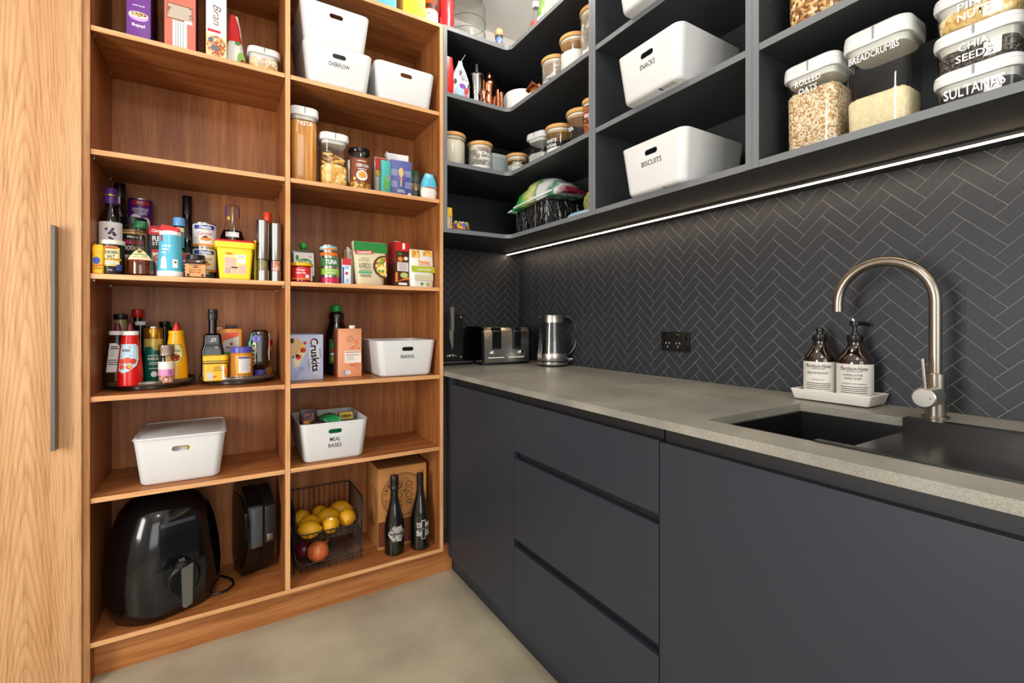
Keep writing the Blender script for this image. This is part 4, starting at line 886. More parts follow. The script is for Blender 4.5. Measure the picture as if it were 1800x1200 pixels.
g = G().prism([(-.012, 0), (.012, 0), (.012, .14), (-.012, .165), (-.016, .16)], -.002, .002, 'y'); g.o('card', P('card_cream', '#d8cbbb'), t, sm=0); text('2', .008, .012, BLACK, t, 0, .14, -.0026); G().tube([(-.02, 0, .004), (-.022, 0, .15)], .003).o('stick', P('stick_yellow', '#b59a4a'), t)
def alfredo(label, loc, rz, full):
    t, y = pouch('pasta_pouch', label, loc, [(0, .056, .018), (.04, .059, .026), (.09, .064, .018), (.15, .069, .008), (.178, .070, .003)], P('pouch_beige', '#d8c9a6', rough=.4), seed=31, rz=rz, group='green topped pasta pouches', wob=.001)
    patch(-.068, .068, .135, .177, P('pouch_green', '#1d7d33', rough=.35), t, 'green_top', y=y, n=2, nz=4)
    if not full: return
    patch(-.066, .010, .122, .142, RED, t, 'name_panel', y=lambda z: y(z)-.0012, n=2, nz=3, shape=lambda a, b: (-.064+.072*a, .124+.014*b+.006*a)); text('Continental', .058, .012, PW, t, -.028, .134, lambda z: y(z)-.0035, rot=5, shear=.2, bold=.02)
    pts = [(.067, .048)]+[(.058+.052*math.cos(R(a)), .078+.048*math.sin(R(a))) for a in range(80, 281, 12)]+[(.063, .035)]
    pts = [(min(p[0], .064), p[1]) for p in pts[1:-1]]
    disc(0, 0, 0, 0, P('bowl_brown', '#4a3020'), t, 'bowl_picture', y=lambda z: y(z)-.0012, pts=pts); pts2 = [(min(.061, .060+(a-.060)*.84), .078+(b-.078)*.84) for a, b in pts]
    disc(0, 0, 0, 0, grains('pasta_print', ('#e8c86a', '#f4e2a0', '#d9a43c', '#c8562c', '#6f9a3a'), 90), t, 'pasta_picture', y=lambda z: y(z)-.0022, pts=pts2)
    text('Classics', .03, .006, P('green_ink', '#6a7a52'), t, -.025, .110, lambda z: y(z)-.002, shear=.2); text('FETTUCCINE', .045, .006, P('green_ink', '#6a7a52'), t, -.03, .1, lambda z: y(z)-.002); text('ALFREDO', .050, .022, P('dark_green_ink', '#3c4a34'), t, -.028, .078, lambda z: y(z)-.002); patch(-.055, .0, .047, .055, P('print_mint', '#3fa878'), t, 'banner', y=lambda z: y(z)-.0008, n=1, nz=2); lines(-.052, .0, (.06, .04, .035), .0025, P('green_ink', '#6a7a52'), t, y=lambda z: y(z)-.001)
alfredo('dark green topped pasta pouch half hidden behind the Alfredo pouch', (.530, 2.03, Z), 4, False); bpy.data.objects['pasta_pouch'].location.z += .009
alfredo('beige alfredo pasta pouch with dark green top and red name panel', (.517, 1.955, Z), 3, True)
t, y = carton('stock_carton', 'red topped brown stock carton with vegetable picture beside pasta pouch', (.648, 1.985, Z), .066, .066, .190, P('stock_brown', '#4a1f16', rough=.4), rz=10)
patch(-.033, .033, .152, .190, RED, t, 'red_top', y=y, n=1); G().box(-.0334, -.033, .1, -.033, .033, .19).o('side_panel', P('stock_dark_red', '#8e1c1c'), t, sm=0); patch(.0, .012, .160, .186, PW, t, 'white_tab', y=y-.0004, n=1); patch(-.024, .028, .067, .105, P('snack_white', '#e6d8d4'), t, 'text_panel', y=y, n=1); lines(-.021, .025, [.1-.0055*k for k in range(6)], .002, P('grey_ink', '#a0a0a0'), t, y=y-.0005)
disc(-.010, .118, .012, .010, ORG, t, y=y); disc(.016, .122, .010, .008, P('print_cream', '#efe3d4'), t, y=y); disc(-.012, .14, .010, .005, GRN, t, y=y); disc(.008, .05, .018, .012, P('cabbage', '#b8c878'), t, 'vegetable_picture', y=y); disc(0, 0, 0, 0, ORG, t, 'carrot_picture', y=y-.0005, pts=[(-.03, .022), (.03, .034), (.032, .042), (.026, .042)]); patch(-.018, .022, .008, .018, PW, t, 'white_panel', y=y-.0004, n=1)
G().box(-.02, -.01, .190, .0, .01, .196).o('cap', PW, t, sm=0); patch(-.033, -.022, .02, .06, ORG, t, 'side_print', y=y-.0003, n=1)
t, y = pouch('crumb_pouch', 'white and lime packet of panko crumbs at right end of third shelf', (.742, 1.965, Z), [(0, .054, .022), (.05, .057, .026), (.11, .057, .016), (.165, .054, .003)], P('pouch_white', '#e8e8e0', rough=.3), seed=33, rz=4, wob=.001)
patch(-.055, .055, .066, .092, P('pouch_lime', '#a8b52a'), t, 'lime_band', y=y, n=2, nz=3); patch(-.05, -.012, .130, .163, grains('crumb_print', ('#e8b23a', '#f0cf70', '#d9922a', '#c8a050'), 120), t, 'crumb_picture', y=y, n=2, nz=3); patch(.004, .05, .140, .163, grains('crumb_print', ('#e8b23a',), 120), t, 'crumb_picture', y=y, n=2, nz=3); text('Panko', .052, .018, ORG, t, .006, .112, lambda z: y(z)-.0015, bold=.02); text('Bread Crumbs', .056, .007, ORG, t, .008, .099, lambda z: y(z)-.0015, bold=.02); text('Lemon & Herb', .064, .009, PW, t, .004, .079, lambda z: y(z)-.0015, bold=.02)
patch(-.042, .044, .03, .055, P('crumb_window', '#cfc8a4'), t, 'window', y=y, n=2, nz=3); disc(-.008, .016, .006, .006, GRN, t, y=y); disc(.02, .016, .008, .007, P('pouch_lime', '#a8b52a'), t, y=y)
# ================================================================== fourth shelf, left bay: two turntables
Z = .886
SMOKE = clear('smoky_acrylic', '#a58f7e', .25)
def turntable(label, x, y_):
    t = thing('turntable', label, 'turntable', (x, y_, Z), 0, 'smoky turntables')
    G().lathe([(.10, 0), (.105, .002), (.105, .010), (.10, .012)], seg=48).o('base', P('turntable_base', '#3a2f28', rough=.2, spec=.6), t)
    g = G().lathe([(.124, .013), (.128, .015), (.129, .022), (.128, .030), (.1265, .030), (.1265, .019), (.118, .0165)], seg=64, cap0=True, cap1=True); g.o('tray', P('turntable_tray', '#4a3c33', rough=.12, spec=.6), t)
    G().lathe([(.1292, .0225), (.1292, .026)], seg=64, cap0=False, cap1=False).o('rim_band', P('rim_steel', '#8d8378', rough=.25, metal=.7), t)
turntable('round smoky turntable holding red sauce and green oil tin at left of fourth shelf', -.2135, 2.096)
turntable('round smoky turntable holding peanut butter and dark square bottle right of the first', .0545, 2.096)
ZT_ = Z+.0172
pr = [(.030, 0), (.0335, .006), (.0335, .05), (.030, .11), (.027, .15), (.021, .175)]
def squeezy(label, x, y_, m, tip, capm, rz=0):
    t = thing('squeeze_bottle', label, 'bottle', (x, y_, ZT_), rz)
    G().lathe([(.030, 0), (.0340, .004), (.0345, .045), (.0308, .09), (.0258, .135), (.0228, .160), (.0215, .168)], seg=32).o('body', m, t)
    G().lathe([(.0222, .167), (.023, .168), (.023, .179), (.0215, .1805)]).o('cap', capm, t); G().lathe([(.011, .180), (.010, .187), (.0065, .2), (.0045, .2065), (.003, .2075)]).o('nozzle', tip, t)
    return t
radq = lambda z: lerp([(0, .030), (.004, .034), (.045, .0345), (.09, .0308), (.135, .0258), (.160, .0228), (.2, .02)], z)+.0003
t = squeezy('brown barbecue sauce bottle with white cap at left of first turntable', -.3005, 2.052, P('bbq_brown', '#2c160c', rough=.25), P('nozzle_maroon', '#6e1226', rough=.3), PW)
pts = [(-.030, .044)]+[(-.004+.022*math.cos(R(a)), .092+.048*math.sin(R(a))) for a in range(-80, 91, 15)]+[(-.020, .140), (-.0245, .10)]
disc(0, 0, 0, 0, P('label_white', '#e2dedc'), t, rad=lambda z: radq(z), pts=pts); lines(-.018, .008, (.128, .122), .003, BLACK, t, rad=lambda z: radq(z)+.0006); patch(-.008, .011, .094, .115, P('barcode', '#5a5450'), t, 'barcode', rad=lambda z: radq(z)+.0006, n=1); patch(-.024, -.011, .094, .115, P('label_grey', '#b8b4b0'), t, 'table', rad=lambda z: radq(z)+.0006, n=1); lines(-.024, .006, (.084, .077, .070), .0025, BLACK, t, rad=lambda z: radq(z)+.0006)
t = squeezy('bright red tomato sauce bottle with white cap on first turntable', -.2600, 1.992, P('tomato_red', '#cc1410', rough=.25), P('nozzle_maroon', '#6e1226', rough=.3), PW)
pts = [(-.030, .052), (-.015, .044), (.0, .050), (.022, .068), (.0285, .09), (.0265, .13), (.020, .138), (-.0215, .138), (-.026, .10)]
disc(0, 0, 0, 0, P('label_sky', '#b8d8e8'), t, rad=lambda z: radq(z), pts=pts); patch(-.022, .009, .108, .135, P('label_white', '#e2dedc'), t, 'panel', rad=lambda z: radq(z)+.0006, n=1)
patch(-.0215, .003, .125, .132, P('maroon', '#8e1a2a'), t, 'name_panel', rad=lambda z: radq(z)+.0012, n=1); text('MasterFoods', .023, .004, PW, t, -.009, .1285, rad=lambda z: radq(z)+.002, bold=.02); text('AUSSIE', .022, .007, BLACK, t, -.008, .118, rad=lambda z: radq(z)+.0014, bold=.02)
patch(-.025, .004, .096, .104, P('maroon', '#8e1a2a'), t, 'name_panel', rad=lambda z: radq(z)+.0006, n=1); text('Tomato', .022, .006, PW, t, -.010, .1, rad=lambda z: radq(z)+.0014, bold=.02); patch(.010, .026, .098, .101, P('pasture', '#8cc04a'), t, 'pasture', rad=lambda z: radq(z)+.0006, n=1)
for (a, b, q) in ((-.018, .082, .009), (-.003, .085, .010), (-.019, .064, .008), (.012, .082, .009), (.001, .064, .008)): disc(a, b, q, q, P('tomato_print', '#dd4a22') if a < .01 else P('tomato_print2', '#c8341c'), t, 'tomato_picture', rad=lambda z: radq(z)+.0009)
disc(.004, .066, .006, .006, P('tomato_cut', '#c8a03c'), t, 'tomato_picture', rad=lambda z: radq(z)+.0014)
t = squeezy('yellow american mustard bottle with red nozzle at right of first turntable', -.1385, 2.045, P('mustard_yellow', '#eaa80c', rough=.28), P('nozzle_red', '#d8261e', rough=.3), P('mustard_yellow', '#eaa80c'), rz=-4)
disc(.0, .1, .025, .034, P('lime_ring', '#7fae3a'), t, rad=lambda z: radq(z)); disc(.0, .1, .022, .031, P('label_pale2', '#f0e8a8'), t, rad=lambda z: radq(z)+.0006); patch(-.02, .018, .122, .132, P('maroon', '#8e1a2a'), t, 'name_panel', rad=lambda z: radq(z)+.0012, n=1); text('MasterFoods', .034, .005, PW, t, 0, .127, rad=lambda z: radq(z)+.002, bold=.02); text('American', .034, .008, BLACK, t, .0, .111, rad=lambda z: radq(z)+.0014, bold=.01); disc(.0, .086, .016, .013, grains('beans_print', ('#a8442a', '#c86a3c', '#7a2a1c'), 200), t, 'dish_picture', rad=lambda z: radq(z)+.0012)
t = thing('oil_tin', 'tall green and gold oil tin with gold cap on first turntable', 'tin', (-.205, 2.065, ZT_))
G().lathe([(.0265, 0), (.0275, .002), (.0275, .112)]).o('body', P('tin_teal', '#0d6a58', rough=.28, metal=.2), t); G().lathe([(.0277, .112), (.0277, .152)]).o('upper_band', P('tin_gold_pale', '#c8b45e', rough=.3, metal=.2), t); G().lathe([(.0262, .152), (.0268, .154), (.0268, .186), (.025, .189)]).o('cap', P('gold_cap', '#c0903c', rough=.28, metal=.85), t); G().lathe([(.018, .189), (.017, .195), (.012, .196)]).o('cap_top', STEEL, t)
disc(-.012, .113, .016, .013, P('tin_teal', '#0d6a58'), t, 'arch', rad=.0281); text('THE 4', .016, .004, P('tin_ink', '#6a6a2a'), t, .006, .124, rad=.0284); text('EXTRA VIRGIN', .030, .005, PW, t, .002, .094, rad=.0279, bold=.02); text('OLIVE OIL', .034, .009, PW, t, .002, .083, rad=.0279, bold=.03); lines(-.012, .018, (.07, .064, .05), .002, PW, t, rad=.0279); disc(.004, .03, .009, .010, PW, t, rad=.0279)
t = thing('salt_grinder', 'clear grinder of pink salt with white and pink label on first turntable', 'grinder', (-.163, 1.993, ZT_))
G().lathe([(.021, 0), (.0225, .003), (.0225, .088), (.0200, .094)]).o('glass', GL, t); G().lathe([(.0195, .003), (.0212, .005), (.0212, .026), (.02, .027)]).o('contents', grains('pink_salt2', ('#d9a08c', '#b8645a', '#f0d4c8', '#c8806c'), 190), t)
G().lathe([(.0205, .094), (.0235, .097), (.0235, .104), (.0215, .107), (.0235, .110), (.0235, .132), (.021, .134)]).o('cap', clear('grinder_cap', '#d8cfc8', .3), t); G().lathe([(.016, .096), (.016, .13)]).o('mill', P('mill_white', '#d4ccc6'), t)
patch(-.036, .036, .048, .076, P('label_white', '#e2dedc'), t, rad=.0227); patch(-.036, .036, .028, .050, P('label_pink', '#d890bc'), t, rad=.0228); lines(.006, .02, (.046, .042, .038, .034), .0018, P('violet_ink', '#8a5a9a'), t, rad=.0231)
def back_bottle(label, x, y_, r, h, m, capm, ch, cr=None, nm='sauce_bottle', cat='bottle'):
    p = [(r-.002, 0), (r, .004), (r, h*.62), (r*.72, h*.78), (r*.66, h-ch)]
    c = cr or r*.72
    return bottle(nm, label, (x, y_, ZT_), p, m, ([(c-.001, h-ch), (c, h-ch+.002), (c, h-.002), (c-.002, h)], capm))
t = thing('olive_jar', 'tall narrow jar of pale olives with black lid at back of first turntable', 'jar', (-.303, 2.125, ZT_)); G().lathe([(.017, 0), (.0185, .003), (.0185, .20), (.0165, .206), (.0165, .22)]).o('glass', P('olive_pale', '#8f8a5c', rough=.2), t); G().lathe([(.0195, .219), (.0205, .221), (.0205, .236), (.018, .238)]).o('lid', BLACKP, t)
back_bottle('bottle with red cap at the very back of the first turntable', -.264, 2.187, .0185, .256, P('dark_bottle', '#0d0c0b'), P('cap_red', '#c01c14', rough=.3), .028, .0175)
back_bottle('dark bottle with white cap behind the red tomato sauce', -.249, 2.133, .022, .213, P('dark_bottle', '#0d0c0b'), P('cap_white', '#dcdad6'), .014, .0165)
back_bottle('slim dark bottle with square black cap behind the green oil tin', -.180, 2.140, .018, .212, P('dark_bottle', '#0d0c0b'), BLACKP, .018, .0165)
back_bottle('dark bottle with green cap behind yellow mustard bottle', -.158, 2.186, .02, .205, P('dark_bottle', '#0d0c0b'), P('cap_bright_green', '#2a8f2c', rough=.35), .014, .0205)
# second turntable
t = thing('vinegar_bottle', 'black square shouldered bottle with silver P on second turntable', 'bottle', (-.030, 2.078, ZT_))
G().rrect([(0, .032, .032, .008), (.003, .036, .036, .010), (.105, .036, .036, .010), (.125, .030, .030, .010), (.162, .0275, .0275, .010), (.168, .022, .022, .012)]).o('body', BLACKG, t); G().lathe([(.0135, .165), (.0135, .225)]).o('neck', BLACKG, t); G().lathe([(.0155, .219), (.016, .221), (.016, .243), (.015, .245), (.0155, .247), (.0155, .256), (.014, .258)]).o('cap', P('cap_dark_grey', '#232326', rough=.35), t)
text('P.', .022, .022, P('silver_ink', '#b8b8bc', metal=.4, rough=.4), t, .002, .140, -.0292, shear=.3); text('oc', .010, .008, P('silver_ink', '#b8b8bc'), t, .012, .117, -.0345)
t = thing('stock_tub', 'yellow tub with black banded lid in front of the black square bottle', 'tub', (-.0205, 2.012, ZT_))
G().rrect([(0, .033, .030, .010), (.003, .0365, .033, .012), (.062, .0365, .033, .012)]).o('body', P('tub_orange_yellow', '#f0b414', rough=.35), t); G().rrect([(.062, .0375, .034, .012), (.066, .0385, .035, .012)]).o('band', BLACKP, t); G().rrect([(.066, .0385, .035, .012), (.070, .0385, .035, .012)]).o('lid_base', YEL, t); G().rrect([(.070, .0378, .0343, .012), (.073, .0378, .0343, .012)]).o('band', BLACKP, t); G().rrect([(.073, .0388, .0353, .012), (.086, .0388, .0353, .012), (.091, .036, .032, .012)]).o('lid', YEL, t)
patch(-.026, -.008, .004, .032, P('barcode_pale', '#c8c4c0'), t, 'barcode', y=-.0331, n=1); patch(.020, .027, .006, .056, CRM, t, 'recipe_strip', y=-.0331, n=1); lines(-.008, .018, (.05, .044, .038), .002, P('brown_ink', '#4a2a1a'), t, y=-.0333); disc(.030, .036, .004, .010, P('orange_splash', '#d8561c'), t, y=-.0331); disc(-.002, .016, .006, .003, P('orange_splash', '#d8561c'), t, y=-.0331)
t = thing('peanut_jar', 'peanut butter jar with purple lid at front of second turntable', 'jar', (.0605, 2.012, ZT_)); PB = P('peanut_butter', '#b9782c', rough=.25, coat=.3)
G().lathe([(.035, 0), (.0385, .004), (.0385, .012), (.0375, .016), (.0385, .020), (.0385, .085), (.0365, .094), (.034, .098)], seg=32).o('body', PB, t); G().lathe([(.034, .098), (.0355, .099), (.0355, .117), (.033, .119)]).o('lid', P('lid_violet', '#5350ae', rough=.3), t)
patch(-.018, .034, .022, .088, P('label_amber', '#e0a41c'), t, rad=.0387); patch(-.010, .030, .026, .083, P('label_white', '#e2dedc'), t, rad=.0391); patch(-.010, .030, .077, .083, P('label_violet', '#43429a'), t, 'label_head', rad=.0394); lines(-.007, .027, [.073-.0055*k for k in range(8)], .0018, P('grey_ink', '#a0a0a0'), t, rad=.0395)
t, y = carton('maple_bottle', 'orange maple flavoured syrup bottle with dark cap behind peanut butter', (.0255, 2.125, ZT_), .083, .05, .186, P('maple_orange', '#d98a2c', rough=.3), cat='bottle', bev=.008)
G().box(-.016, -.012, .186, .024, .012, .199, .002).o('cap', P('cap_maroon_dark', '#2a1210'), t); patch(-.022, .030, .085, .170, P('label_grey2', '#c8c0b8'), t, y=y, n=1); disc(0, 0, 0, 0, P('maple_red', '#e0521c'), t, y=y-.0005, pts=[(-.022, .170), (.028, .170), (.028, .156), (-.022, .138)]); text('Maple', .034, .012, P('red_ink', '#8e1a10'), t, .004, .112, y-.0006, bold=.02); text('FLAVOURED', .04, .007, BLACK, t, .004, .102, y-.0006); disc(.004, .126, .005, .006, P('red_ink', '#8e1a10'), t, y=y-.0006); patch(-.022, .03, .085, .095, GRN, t, 'green_strip', y=y-.0006, n=1)
t = thing('squeeze_bottle', 'upside down brown chocolate sauce bottle with purple cap on second turntable', 'bottle', (.125, 2.075, ZT_))
G().lathe([(.0175, 0), (.019, .002), (.019, .024), (.017, .026)]).o('cap', P('lid_violet', '#5350ae', rough=.3), t)
secs = [(.026, .017, .015), (.034, .028, .021), (.06, .031, .023), (.09, .029, .021), (.115, .031, .022), (.150, .032, .022), (.172, .029, .02), (.180, .022, .015)]
G().rrect([(z, a, b, b*.98) for z, a, b in secs]).o('body', P('choc_sauce', '#26120a', rough=.16, coat=.4), t)
def hs(x, z):
    a = lerp([(q, u) for q, u, v in secs], z); b = lerp([(q, v) for q, u, v in secs], z); r = b*.98; ex = abs(x)-(a-r)
    return -.0006-(b if ex <= 0 else (b-r)+math.sqrt(max(0, r*r-ex*ex)))
disc(0, 0, 0, 0, P('label_cream2', '#e2d8bc'), t, y=hs, pts=[(-.031, .05), (-.02, .045), (-.014, .058), (-.016, .08), (-.012, .1), (-.015, .13), (-.022, .135), (-.03, .12)]); disc(-.014, .146, .016, .014, P('label_violet2', '#6a62b8'), t, y=hs); patch(-.024, -.006, .138, .152, PW, t, 'name_panel', y=lambda x, z: hs(x, z)-.0008, n=1); lines(-.023, -.007, (.149, .141), .003, BLU, t, y=lambda x, z: hs(x, z)-.0012); lines(-.027, -.018, (.12, .10, .085, .07, .055), .006, BLACK, t, y=lambda x, z: hs(x, z)-.0008)
patch(.029, .033, .06, .165, P('label_white', '#e2dedc'), t, 'back_label', y=lambda z: -.004, n=1)
G().tube([(-.034, -.012, .12), (-.033, -.012, .135), (-.027, -.014, .165), (-.016, -.016, .170)], .0028).o('straw', P('straw_mint', '#36b08a', rough=.35), t)
G().tube([(-.034, -.012, .118), (-.034, -.012, .134)], .0055).o('straw_sleeve', P('straw_mint', '#36b08a', rough=.35), t)
t = thing('peanut_jar', 'peanut butter jar with red lid at right back of second turntable', 'jar', (.1475, 2.145, ZT_)); G().lathe([(.028, 0), (.0305, .004), (.0305, .108), (.027, .116)]).o('body', PB, t); G().lathe([(.0265, .115), (.0275, .116), (.0275, .136), (.025, .138)]).o('lid', P('cap_red', '#c01c14', rough=.3), t); patch(-.02, .006, .02, .098, P('label_stripe_grey', '#a8a49c'), t, rad=.0308); patch(.008, .026, .03, .095, P('label_brown', '#6a4a26'), t, rad=.0308)
back_bottle('small white capped bottle at back left of second turntable', -.008, 2.180, .016, .19, P('bottle_white', '#cfcac4'), P('cap_white', '#dcdad6'), .02, nm='spice_bottle')

# ================================================================== fourth shelf, right bay
t, y = carton('cracker_box', 'pale blue cracker box with large red sideways lettering at left of right bay', (.2815, 2.035, Z), .122, .085, .178, P('cracker_blue', '#aab6de', rough=.45, noise=(14, '#c6cfe8', .25)))
disc(.030, .092, .021, .072, P('cracker_pale', '#d4d6e2'), t, 'lettering_panel', y=y); text('Cruskits', .132, .030, RED, t, .031, .098, y-.0006, rot=-86, bold=.02); text("Arnott's", .038, .008, P('maroon', '#8e1a2a'), t, .050, .105, y-.0006, rot=-86, bold=.02); text('Light', .036, .013, P('cracker_ink', '#5a70b4'), t, .008, .062, y-.0006, rot=-82)
disc(0, 0, 0, 0, P('cracker_toast', '#d8b27a'), t, 'cracker_picture', y=y-.0004, pts=[(-.058, .165), (-.03, .165), (-.006, .135), (-.056, .088)]); disc(0, 0, 0, 0, P('cracker_cream', '#ead9b4'), t, 'cracker_picture', y=y-.0004, pts=[(-.050, .085), (-.006, .128), (.002, .118), (-.028, .055), (-.044, .050)])
for a, b, q, mm in ((-.030, .092, .010, RED), (-.012, .118, .010, RED), (-.024, .112, .008, CY), (-.013, .134, .007, CY), (-.036, .098, .006, ORG), (-.006, .146, .006, RED), (-.048, .092, .005, GRN)): disc(a, b, q, q, mm, t, 'topping_picture', y=y-.0008)
for a, b in ((-.03, .03), (-.018, .045), (-.04, .018)): disc(a, b, .008, .008, P('cracker_ring', '#8f9fd4'), t, 'flower_print', y=y-.0004)
disc(-.052, .155, .007, .010, BLACK, t, 'emblem', y=y-.0008)
G().box(-.055, .0, .1784, .045, .04, .1815).o('flap', P('cracker_grey', '#8c90a0'), t, sm=0)
t = thing('juice_bottle', 'large dark purple juice bottle with green cap behind the almond milk', 'bottle', (.424, 2.150, Z))
G().lathe([(.045, 0), (.05, .006), (.05, .15), (.046, .185), (.032, .225), (.030, .235), (.034, .25), (.030, .265), (.020, .272), (.0185, .285)]).o('body', P('juice_dark', '#140609', rough=.14, coat=.5), t); G().lathe([(.021, .272), (.0225, .274), (.0225, .297), (.020, .300)]).o('cap', P('cap_green2', '#149a42', rough=.35), t)
patch(-.040, .030, .05, .155, P('label_juice', '#3c5a2a'), t, rad=.0503); disc(-.022, .13, .010, .012, GRN, t, rad=.0507); disc(-.020, .105, .010, .008, RED, t, rad=.0507); disc(-.022, .07, .010, .012, P('lime_print', '#8fae2a'), t, rad=.0507); patch(-.032, -.008, .086, .096, PW, t, 'band', rad=.0507); disc(0, .252, .007, .007, P('emblem_grey', '#6a5a62'), t, 'emblem', rad=.0345)
t, y = carton('milk_carton', 'coral almond milk carton with white screw cap', (.4505, 2.050, Z), .096, .062, .2, P('coral_milk', '#e39a72', rough=.45), rz=3)
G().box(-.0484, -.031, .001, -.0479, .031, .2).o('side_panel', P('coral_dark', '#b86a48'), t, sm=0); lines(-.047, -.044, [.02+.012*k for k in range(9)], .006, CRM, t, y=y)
G().lathe([(.0125, .200), (.0130, .201), (.0130, .2125), (.012, .2135)], cx=.018).o('cap', PW, t)
g = G().tube([(.001+.011*math.cos(a*math.pi/12), y, .158+.011*math.sin(a*math.pi/12)) for a in range(24)], .0007, 5, True); g.o('emblem', P('brown_ink', '#4a2a1a'), t); G().tube([(-.004, y, .152), (.004, y, .163), (.006, y, .160)], .0007, 5).o('emblem', P('brown_ink', '#4a2a1a'), t)
patch(-.022, .046, .058, .108, P('label_offwhite', '#ebe0d6'), t, y=y, n=1); patch(-.018, .046, .100, .104, P('coral_dark2', '#c87a52'), t, 'label_strip', y=y-.0005, n=1); text('ALMOND MILK', .054, .007, P('ink_slate', '#3a4650'), t, .011, .091, y-.0006); lines(-.017, .02, (.082, .076, .07), .0018, P('grey_ink', '#a0a0a0'), t, y=y-.0005)
for a, b, rr_ in ((.018, .125, 30), (.03, .138, 70), (.008, .118, 10), (.036, .118, -20), (.022, .148, 60), (.014, .046, -30), (.03, .036, -60), (.024, .052, 10), (.036, .05, 30), (.006, .048, -10)):
    q = [(a+.009*math.cos(k*math.pi/6)*math.cos(R(rr_))-.004*math.sin(k*math.pi/6)*math.sin(R(rr_)), b+.009*math.cos(k*math.pi/6)*math.sin(R(rr_))+.004*math.sin(k*math.pi/6)*math.cos(R(rr_))) for k in range(12)]
    disc(0, 0, 0, 0, P('almond_print', '#cf7c50'), t, 'almond_print', y=y, pts=q)
disc(-.022, .018, .008, .010, P('print_blue_grey', '#8fa0b4'), t, 'emblem', y=y); disc(-.007, .018, .010, .008, PW, t, 'emblem', y=y); text('B', .007, .009, BLACK, t, -.006, .018, y-.001)
storage_bin('white bin labelled BAKING at right of fourth timber shelf', (.666, 2.064, Z), txt=('BAKING',))

t, y = carton('bin_dark_filler', 'added dark box inside the BAKING bin that blackens its handle hole', (.666, 2.04, Z+.0075), .16, .15, .125, P('filler_dark', '#1a1412', rough=.6))  # added filler; stands in for the dark inside of the bin

# ================================================================== fifth shelf
Z = .576
b = storage_bin('white bin with fitted lid alone in left bay of fifth shelf', (-.118, 2.074, Z), lid=True)
t, y = carton('garden_box', 'yellow and white box seen through the handle hole of the lidded bin', (-.125, 1.967, Z+.0075), .12, .04, .125, P('yellow_box', '#d8a41c'))
patch(-.06, .022, .08, .1075, PW, t, 'label', y=y, n=1); text('GARDEN', .052, .006, BLACK, t, -.008, .1025, y-.0008)
storage_bin('white open bin labelled MEAL BASES holding packets, right bay of fifth shelf', (.3745, 2.064, Z), txt=('MEAL', 'BASES'))
ZB_ = Z+.0075
t, y = pouch('spice_packet', 'purple brown spice packet standing at back left of MEAL BASES bin', (.3015, 2.085, ZB_), [(0, .03, .012), (.08, .032, .014), (.15, .032, .008), (.172, .032, .002)], P('packet_plum', '#4a2430', rough=.35), seed=41); text('SPICE', .036, .012, P('print_pink', '#e8a0a0'), t, 0, .15, lambda z: y(z)-.002); text('TRADER', .04, .010, P('print_pink', '#e8a0a0'), t, 0, .136, lambda z: y(z)-.002)
t, y = pouch('meal_packet', 'yellow cornered packet at left in the MEAL BASES bin', (.2895, 2.015, ZB_), [(0, .018, .02), (.08, .02, .02), (.140, .018, .004)], P('packet_mustard', '#c8902a', rough=.35), seed=42)
t = thing('dip_tub', 'small grey lidded tub lying against front of the MEAL BASES bin', 'tub', (.318, 1.968, ZB_+.098)); G().lathe([(.024, 0), (.026, .03), (.027, .032), (.027, .036)]).o('tub', P('tub_grey', '#b8b4b4', rough=.4), t); G().lathe([(.0275, .036), (.0275, .042), (.025, .0435)]).o('lid', P('tub_lid_dark', '#3a2c2c', rough=.4), t)
G().lathe([(.022, -.098), (.024, -.002)]).o('stand', P('tub_grey', '#b8b4b4'), t)
t = thing('meal_packet', 'crumpled green packet lying across the middle of the MEAL BASES bin', 'packet', (.374, 2.02, ZB_+.001))
g = G().rrect([(0, .038, .05, .012), (.06, .042, .056, .014), (.11, .043, .055, .014), (.143, .034, .045, .012), (.152, .016, .03, .01)], seg=6); rnd = random.Random(9)
for v in g.b.verts: v.co += Vector((rnd.uniform(-.003, .003), rnd.uniform(-.003, .003), rnd.uniform(-.004, .004) if v.co.z > .03 else 0))
g.o('packet', P('packet_green3', '#1f8a4c', rough=.22, coat=.4), t, sm=50); G().box(-.044, -.056, .108, .028, -.0535, .124, .001).mod(lambda c: Vector((c.x, c.y-.004, c.z))).o('label_strip', P('packet_mint', '#9ad4b4'), t)
t, y = pouch('noodle_packet', 'yellow topped dark packet at right in the MEAL BASES bin', (.447, 2.075, ZB_), [(0, .026, .02), (.08, .028, .022), (.12, .028, .012), (.150, .028, .003)], P('packet_dark_plum', '#3a1a24', rough=.3), seed=44); patch(-.027, .027, .120, .148, P('packet_gold', '#d8b21c', rough=.3), t, 'yellow_top', y=y, n=2, nz=4); text('OKKA', .042, .012, BLACK, t, 0, .134, lambda z: y(z)-.003, bold=.04)

